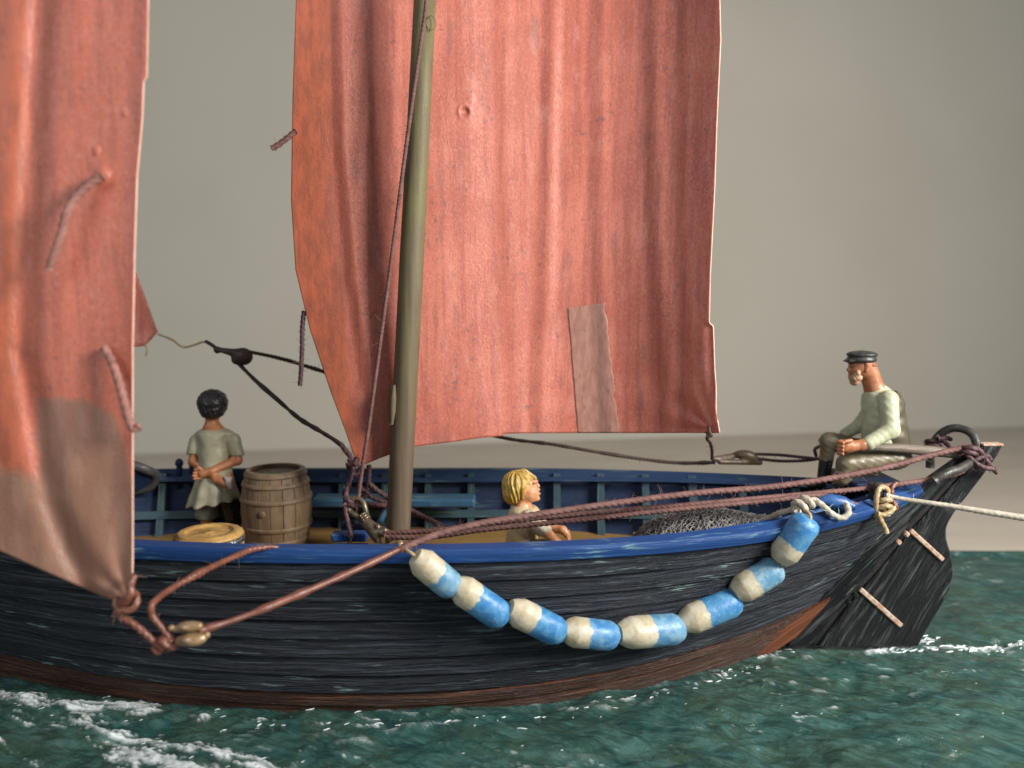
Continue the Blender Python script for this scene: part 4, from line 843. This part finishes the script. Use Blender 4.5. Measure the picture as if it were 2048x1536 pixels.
mb = MB(); lathe_into(mb, [(.25, hh - .052), (.284, hh - .050), (.290, hh - .038), (.284, hh - .022), (.266, hh - .016), (.262, hh - .006), (.245, hh), (.205, hh + .001), (.196, hh - .004), (.190, hh - .016), (.165, hh - .018), (.05, hh - .018), (.04, hh - .008), (.02, hh - .006), (0, hh - .006)], tc, 52)
V = np.concatenate(mb.v); V += RNG.randn(*V.shape) * .0016; mb.v = [V]; mb.build('lid', m_tub, tub)

# ------------------------------------------------------------------ net and crate
nc = at(1400, 1078, -.42)
def heap(px): return np.interp(px, [1270, 1290, 1330, 1375, 1420, 1470, 1520, 1570, 1600], [1082, 1060, 1036, 1025, 1022, 1030, 1040, 1046, 1060])
def net():
    th = thing('fishing_net', 'grey mesh fishing net heaped on deck behind the blue rail', 'net', (nc[0], -.4, zd))
    u, v = np.meshgrid(np.linspace(0, 1, 90), np.linspace(0, 1, 34), indexing='ij')
    px = 1272 + u * 320; top = np.array([at(x, heap(x), -.42) for x in px[:, 0]])
    ang = v * math.pi; yc = np.interp(px, [1272, 1400, 1592], [-.45, -.42, -.28]); hz = (top[:, 2] - zd)[:, None]
    R_ = np.interp(px, [1272, 1420, 1500, 1560, 1592], [.55, .55, .42, .22, .12])
    X = top[:, 0][:, None] + .03 * fbm(u * 9, v * 7, 2) + 0 * v; Y = yc - R_ * np.cos(ang) * (1 - .15 * np.abs(2 * u - 1)); Z = zd + hz * np.sin(ang) ** .75 + .02 * fbm(u * 14 + 3, v * 9, 3)
    V = np.stack([X, Y, Z], -1)
    core = V.copy(); core[..., 2] -= .035; core[..., 1] *= 1; obj('bundle', core.reshape(-1, 3), grid_faces(90, 34), m_netcore, th)
    mb = MB(); R = RNG
    def smp(uu, vv):
        a = np.clip(uu, 0, 1) * 89; b = np.clip(vv, 0, 1) * 33; i, j = int(min(a, 88)), int(min(b, 32)); fa, fb = a - i, b - j
        return V[i, j] * (1 - fa) * (1 - fb) + V[i + 1, j] * fa * (1 - fb) + V[i, j + 1] * (1 - fa) * fb + V[i + 1, j + 1] * fa * fb
    for layer in range(3):
        nU, nV = 30, 44; off = R.rand(2) * .03
        G = np.array([[smp((i + .5 * (j % 2)) / nU + off[0] - .015 + R.randn() * .006, j / nV + off[1] - .01 + R.randn() * .006) + [0, -.006 * layer, .014 * R.rand() + .007 * layer] for j in range(nV + 1)] for i in range(nU + 1)])
        for i in range(nU):
            for j in range(nV):
                for di in ((0, -1) if j % 2 == 0 else (0, 1)):
                    k2 = i + di
                    if 0 <= k2 <= nU:
                        a, b = G[i, j], G[k2, j + 1]; m = (a + b) / 2 + R.randn(3) * .006; d = b - a
                        if np.linalg.norm(d) < 1e-4: continue
                        d /= np.linalg.norm(d); s1 = np.cross(d, [0, -.7, .7]); s1 /= np.linalg.norm(s1) + 1e-9; s2 = np.cross(d, s1); r = .0048
                        ring = [r * s1, r * (-.5 * s1 + .87 * s2), r * (-.5 * s1 - .87 * s2)]
                        mb.add([p + q for p in (a, m, b) for q in ring], [[0, 1, 4, 3], [1, 2, 5, 4], [2, 0, 3, 5], [3, 4, 7, 6], [4, 5, 8, 7], [5, 3, 6, 8]])
    o = mb.build('mesh_twine', m_net, th); o['kind'] = 'stuff'
net()
cr = thing('crate', 'small orange brown wooden crate corner beside the grey net', 'crate', (at(1282, 1085, .05)[0], .05, zd))
c0 = at(1290, 1080, .05); c0[2] = zd
for dz, sx in ((.05, .44), (.15, .36), (.24, .24)):
    mb = MB(); box_into(mb, c0 + [-.06 + (.44 - sx) * .4, -.12, dz], (sx, .03, .075), bev=.008); mb.build('board', m_crate, cr, False)
    mb = MB(); box_into(mb, c0 + [-.06 + (.44 - sx) * .4, .12, dz], (sx, .03, .075), bev=.008); mb.build('board', m_crate, cr, False)
mb = MB(); box_into(mb, c0 + [-.06, 0, .02], (.42, .21, .03), bev=.008); mb.build('base', m_crate, cr, False)

# ------------------------------------------------------------------ people (one continuous painted body each, clothing as children)
def part(name, prims, h, mat, parent, disp=None):
    V, F = blob(prims, h, disp); return obj(name, V, F, mat, parent)
def finger_set(base, dirv, side, up, ln, r, curl=.5):
    """four bent fingers and a thumb from the palm end"""
    d = np.array(dirv, float); d /= np.linalg.norm(d); s_ = np.array(side, float); s_ /= np.linalg.norm(s_); u_ = np.array(up, float); u_ /= np.linalg.norm(u_); out = []
    for i, f in enumerate((.86, 1.0, .95, .76)):
        b = base + s_ * (i - 1.5) * r * 2.15; m = b + d * ln * f * .5 - u_ * curl * ln * .12; e = m + (d * (1 - curl) - u_ * curl) * ln * f * .55
        out += [cap(b - d * r, m, r, r * .95, .004), cap(m, e, r * .95, r * .8, .004)]
    t0 = base - d * ln * .35 + s_ * r * 3.4; t1 = t0 + s_ * r * 1.6 + d * ln * .35 - u_ * r; out += [cap(t0, t1, r * 1.15, r, .006), cap(t1, t1 + d * ln * .3 - s_ * r, r, r * .85, .004)]
    return out
# seated man
def man():
    Yb = .22
    def g(x, y, d=0.0): return at(x, y, Yb + d)
    root = thing('person', 'seated bearded person in black peaked cap and pale green shirt at tiller', 'person', (at(1770, 925, Yb)[0], Yb, at(1770, 962, Yb)[2]), 'painted figures aboard the boat')
    hc = g(1726, 732)
    nW, fW = g(1724, 890, -.30), g(1683, 876, .18)
    nF, fF = g(1692, 893, -.30), g(1660, 872, .18)
    body = [ell(hc, (.115, .10, .135), .02), ell(g(1710, 742), (.06, .065, .075), .03), cap(g(1700, 733), g(1696.5, 740), .014, .018, .015), ell(g(1705, 751), (.035, .045, .03), .02), ell(g(1703, 728), (.03, .055, .014), .015),
            cap(g(1739, 746), g(1750, 784), .088, .095, .03), ell(g(1733, 738, -.09), (.018, .012, .032), .008), ell(g(1733, 738, .09), (.018, .012, .032), .008),
            cap(g(1760, 800), g(1770, 900), .135, .16, .06), cap(g(1783, 797, -.18), g(1786, 862, -.27), .065, .058, .03), cap(g(1786, 862, -.27), nW, .058, .05, .03), cap(g(1757, 798, .18), g(1722, 850, .22), .06, .05, .03), cap(g(1722, 850, .22), fW, .05, .04, .03),
            cap(g(1790, 915, -.1), g(1690, 928, -.14), .09, .075, .03), cap(g(1690, 928, -.14), g(1676, 985, -.14), .07, .05, .03), cap(g(1785, 912, .1), g(1655, 882, .15), .09, .07, .03), cap(g(1655, 882, .15), g(1645, 965, .13), .065, .05, .03),
            cap(nW, g(1703, 893, -.30), .05, .055, .02), ell(nF, (.075, .055, .068), .02), ell(g(1664, 872, .17), (.055, .045, .035), .02), cap(fW, fF, .04, .035, .02),
            cap(g(1676, 982, -.14), g(1655, 988, -.15), .04, .035, .02), cap(g(1645, 962, .13), g(1625, 968, .12), .04, .035, .02)]
    for i in range(4):   # curled near fist, knuckles in a row
        z = .052 - .035 * i; b = nF + [-.05, -.01, z]; body += [cap(b, b + [-.035, -.03, -.004], .0185, .0185, .004), cap(b + [-.035, -.03, -.004], b + [-.008, -.062, -.006], .0185, .017, .004)]
    body += [cap(nF + [.03, -.035, .062], nF + [-.035, -.06, .058], .02, .018, .006)]
    body += finger_set(g(1652, 873, .17), (-1, -.1, -.45), (.1, -1, .1), (-.3, 0, 1), .085, .0135, .35)
    part('body', body, .0085, m_skin, root)
    part('beard', [ell(g(1711, 754), (.066, .08, .05), .02), ell(g(1709, 764), (.045, .055, .036), .02), cap(g(1716, 745, -.075), g(1708, 756, -.05), .028, .026, .02), cap(g(1716, 745, .075), g(1708, 756, .05), .028, .026, .02)], .0085, m_beard, root, lambda X, Y, Z: .003 * np.sin(X * 160 + Z * 90) * np.sin(Y * 170))
    part('hair', [ell(g(1738, 729), (.070, .095, .030), .015), cap(g(1733, 728, -.092), g(1732, 742, -.094), .02, .014, .01), cap(g(1733, 728, .092), g(1732, 742, .094), .02, .014, .01)], .0085, M_simple('red_brown_hair', (.20, .06, .025), (.27, .10, .05), 20, .4, .5, .2), root, lambda X, Y, Z: .003 * np.sin(Y * 150 + X * 60))
    part('cap', [ell(g(1723, 719), (.14, .13, .045), .02), ell(g(1724, 709), (.145, .13, .038), .02), cap(g(1700, 722, .05), g(1700, 722, -.05), .022, .022, .02), ell(g(1699, 722), (.055, .085, .014), .015), ell(g(1722, 703), (.02, .02, .012), .01)], .0085, m_cap, root)
    for s_ in (-1, 1): part('eye', [ell(g(1703, 733, s_ * .045), (.012, .012, .010), .005)], .005, m_eye, root)
    part('shirt', [cap(g(1756, 802), g(1760, 890), .155, .17, .06), cap(g(1752, 780), g(1760, 800), .085, .13, .05), cap(g(1777, 799, -.18), g(1782, 860, -.27), .090, .078, .03), cap(g(1782, 860, -.27), g(1738, 886, -.30), .078, .066, .03), cap(g(1757, 798, .18), g(1722, 850, .24), .09, .075, .03), cap(g(1722, 850, .24), g(1690, 868, .2), .07, .055, .03)], .010, m_shirt, root, lambda X, Y, Z: .0022 * np.sin(Z * 70 + X * 40) * np.sin(X * 50 + Y * 35))
    part('waistcoat', [cap(g(1774, 808), g(1781, 892), .155, .18, .05), ell(g(1781, 902), (.19, .19, .07), .04), cap(g(1777, 797, -.2), g(1782, 850, -.30), .10, .085, .02, True), half(g(1760, 800), (1, 0, .0), .02), cap(g(1755, 770), g(1757, 790), .13, .15, .03, True)], .010, m_vest, root, lambda X, Y, Z: .004 * np.sin(Z * 50) * np.sin(Y * 30))
    part('trousers', [ell(g(1785, 915), (.18, .19, .11), .04), cap(g(1790, 918, -.1), g(1692, 927, -.14), .105, .09, .03), cap(g(1692, 927, -.14), g(1684, 960, -.14), .085, .075, .03), cap(g(1785, 912, .1), g(1657, 882, .15), .105, .085, .03), cap(g(1657, 882, .15), g(1652, 925, .14), .078, .066, .03), cap(g(1684, 950, -.14), g(1695, 968, -.13), .07, .055, .03)], .010, m_trouser, root, lambda X, Y, Z: .0025 * np.sin(X * 60 + Z * 45) * np.sin(Z * 65 - Y * 20))
    for (x0, y0, d0, x1, y1, d1, xt, yt) in ((1684, 960, -.14, 1677, 985, -.14, 1654, 990), (1652, 922, .14, 1645, 965, .13, 1622, 970)):
        part('boot', [cap(g(x0, y0, d0), g(x1, y1, d1), .068, .058, .02), cap(g(x1, y1 + 2, d1), g(xt, yt, d1), .05, .042, .03)], .0095, m_boot, root)
man()
def girl():
    Yb = .95
    def g(x, y, d=0.0): return at(x, y, Yb + d)
    root = thing('person', 'standing dark haired person in grey green dress, back turned, beside the barrel', 'person', (g(425, 1050)[0], Yb, zd), 'painted figures aboard the boat')
    body = [ell(g(426, 810), (.135, .145, .155), .02), ell(g(428, 818, .10), (.085, .06, .10), .03), cap(g(428, 818, .16), g(428, 822, .175), .018, .02, .015), cap(g(424, 835), g(424, 862), .066, .08, .03),
            cap(g(428, 872), g(432, 955), .14, .15, .05), cap(g(393, 880), g(388, 922, -.02), .062, .055, .03), cap(g(388, 922, -.02), g(432, 957, -.19), .052, .042, .03), cap(g(468, 878), g(474, 920, -.02), .062, .055, .03), cap(g(474, 920, -.02), g(424, 942, -.19), .052, .040, .03),
            cap(g(432, 957, -.19), g(452, 966, -.2), .044, .048, .02), cap(g(424, 942, -.19), g(404, 948, -.2), .040, .042, .02),
            cap(g(418, 950), g(413, 1070), .085, .06, .03), cap(g(450, 950), g(466, 1068), .08, .055, .03), cap(g(413, 1072), g(411, 1084, -.05), .05, .04, .02), cap(g(466, 1066), g(470, 1078, -.06), .048, .04, .02)]
    body += finger_set(g(458, 966, -.21), (1, -.1, .1), (.1, 0, 1), (0, 1, 0), .07, .0155, .5) + finger_set(g(398, 948, -.21), (-1, 0, .0), (0, .1, 1), (0, 1, 0), .07, .0145, .5)
    part('body', body, .0095, m_skindark, root)
    def strands(X, Y, Z): return .0045 * np.sin(X * 75 + 2 * np.sin(Z * 30)) * np.sin(Z * 70 + Y * 40 + 2 * np.sin(X * 28)) + .002 * np.sin(X * 150 + Z * 60)
    part('hair', [ell(g(425, 806, -.015), (.158, .16, .15), .02), ell(g(425, 822, -.04), (.125, .13, .09), .03), ell(g(428, 838, .19), (.12, .12, .16), .02, True)], .009, m_hairblack, root, strands)
    for s_ in (-1, 1): part('eye', [ell(g(428 + s_ * 10, 812, .155), (.013, .012, .012), .005)], .005, m_eye, root)
    part('dress', [cap(g(428, 880), g(430, 945), .155, .165, .06), cap(g(430, 942), g(430, 1020), .165, .30, .05), half(g(430, 1002), (-.14, 0, 1), .012), ell(g(428, 866), (.19, .13, .06), .05), cap(g(394, 882), g(389, 905, -.01), .08, .082, .04), cap(g(466, 880), g(473, 908, -.01), .08, .08, .04), ell(g(426, 852), (.105, .09, .06), .03, True), cap(g(389, 919, -.02), g(386, 930, -.02), .09, .09, .01, True), cap(g(474, 922, -.02), g(476, 935, -.02), .09, .09, .01, True)], .0095, m_dress, root,
         lambda X, Y, Z: (.012 * np.sin(np.arctan2(Y - Yb, X - g(430, 900)[0]) * 9 + 1) * np.clip((1.55 - Z) / .3, 0, 1)) + .003 * np.sin(X * 30) * np.sin(Z * 34))
    part('trouser_leg', [cap(g(418, 985), g(414, 1026), .10, .125, .03), half(g(414, 1036), (0, 0, 1), .012)], .010, M_simple('grey_green_trousers', (.12, .13, .095), (.18, .195, .15), 10, .45, .5, .15), root)
    part('stocking_leg', [cap(g(450, 985), g(464, 1036), .095, .08, .03)], .010, m_boot, root)
    part('bundle', [ell(g(458, 964, -.235), (.03, .03, .055), .02, R=rot((0, 1, 0), 20)), cap(g(452, 956, -.235), g(462, 974, -.24), .02, .026, .02)], .0085, M_simple('pale_cloth', (.38, .33, .30), (.46, .42, .40), 14, .5, .4, .2), root)
girl()
def boy():
    Yb = -.22
    def g(x, y, d=0.0): return at(x, y, Yb + d)
    root = thing('person', 'blond person in beige shirt sitting on deck looking up past the ropes', 'person', (g(1050, 1100)[0], Yb, zd), 'painted figures aboard the boat')
    body = [ell(g(1042, 973), (.125, .11, .125), .02), ell(g(1061, 987), (.078, .08, .085), .03), cap(g(1073, 968), g(1076.5, 972), .016, .018, .012), ell(g(1077, 979), (.018, .032, .011), .008), ell(g(1078, 987), (.017, .03, .010), .008), ell(g(1074, 997), (.03, .035, .024), .02), ell(g(1068, 962), (.04, .06, .016), .02),
            ell(g(1047, 985, -.105), (.022, .014, .035), .008), ell(g(1047, 985, .105), (.022, .014, .035), .008),
            cap(g(1046, 998), g(1045, 1020), .062, .07, .03), cap(g(1046, 1035), g(1042, 1095), .13, .14, .05), cap(g(1062, 1035, -.15), g(1090, 1062, -.2), .055, .05, .03), cap(g(1090, 1062, -.2), g(1118, 1088, -.18), .048, .038, .03), cap(g(1062, 1035, .15), g(1098, 1056, .14), .055, .048, .03), cap(g(1098, 1056, .14), g(1126, 1060, .05), .046, .038, .03),
            ell(g(1122, 1092, -.18), (.045, .03, .04), .02), cap(g(1126, 1060, .05), g(1134, 1070, .03), .038, .034, .02),
            cap(g(1050, 1100, -.1), g(1110, 1092, -.16), .085, .065, .03), cap(g(1110, 1092, -.16), g(1140, 1108, -.16), .06, .045, .02), cap(g(1050, 1100, .1), g(1110, 1094, .16), .085, .065, .03), cap(g(1110, 1094, .16), g(1140, 1108, .16), .06, .045, .02)]
    body += finger_set(g(1137, 1072, .02), (.35, -.2, -1), (.2, 1, .1), (1, 0, .4), .08, .0145, .4) + finger_set(g(1126, 1094, -.18), (.8, 0, -.5), (.1, 1, 0), (.4, 0, .8), .07, .014, .5)
    part('body', body, .0085, m_skinpale, root)
    c = g(1038, 968)
    def strands(X, Y, Z):
        ph = np.arctan2(Y - c[1], X - c[0] + .03); el = np.arctan2(Z - c[2], np.hypot(X - c[0] + .03, Y - c[1]))
        w_ = ph * 17 + 1.8 * np.sin(ph * 3 + el * 2.5) + el * 3
        return .0075 * np.sin(w_) + .0035 * np.sin(w_ * 2.3 + 1)
    part('hair', [ell(g(1035, 966), (.138, .128, .118), .02), ell(g(1025, 984), (.088, .118, .115), .03), cap(g(1050, 947), g(1066, 957), .04, .030, .03), cap(g(1042, 975, -.10), g(1044, 996, -.085), .034, .020, .02), cap(g(1030, 980, -.10), g(1032, 1003, -.08), .034, .018, .02), cap(g(1042, 975, .10), g(1044, 996, .085), .034, .020, .02), ell(g(1066, 984), (.055, .085, .085), .02, True)], .0075, m_hairblond, root, strands)
    for s_ in (-1, 1): part('eye', [ell(g(1067, 967, s_ * .05), (.011, .011, .010), .005)], .005, m_eye, root)
    part('shirt', [cap(g(1047, 1035), g(1042, 1098), .142, .155, .05), ell(g(1050, 1023), (.14, .17, .055), .04), ell(g(1052, 1008), (.075, .075, .045), .03, True)], .0095, m_tan, root, lambda X, Y, Z: .003 * np.sin(X * 40) * np.sin(Z * 50))
    for d_, e_ in ((-.15, -.19), (.15, .15)):
        part('sleeve', [cap(g(1060, 1035, d_), g(1082, 1056, e_), .078, .078, .03), ell(g(1088, 1058, e_), (.07, .075, .05), .03)], .0095, m_boyshirt, root, lambda X, Y, Z: .004 * np.sin(X * 70) * np.sin(Z * 80))
    part('shorts', [cap(g(1048, 1102, -.1), g(1088, 1095, -.14), .10, .085, .03), cap(g(1048, 1102, .1), g(1088, 1095, .14), .10, .085, .03), ell(g(1043, 1102), (.16, .19, .09), .04)], .011, m_trouser, root)
boy()
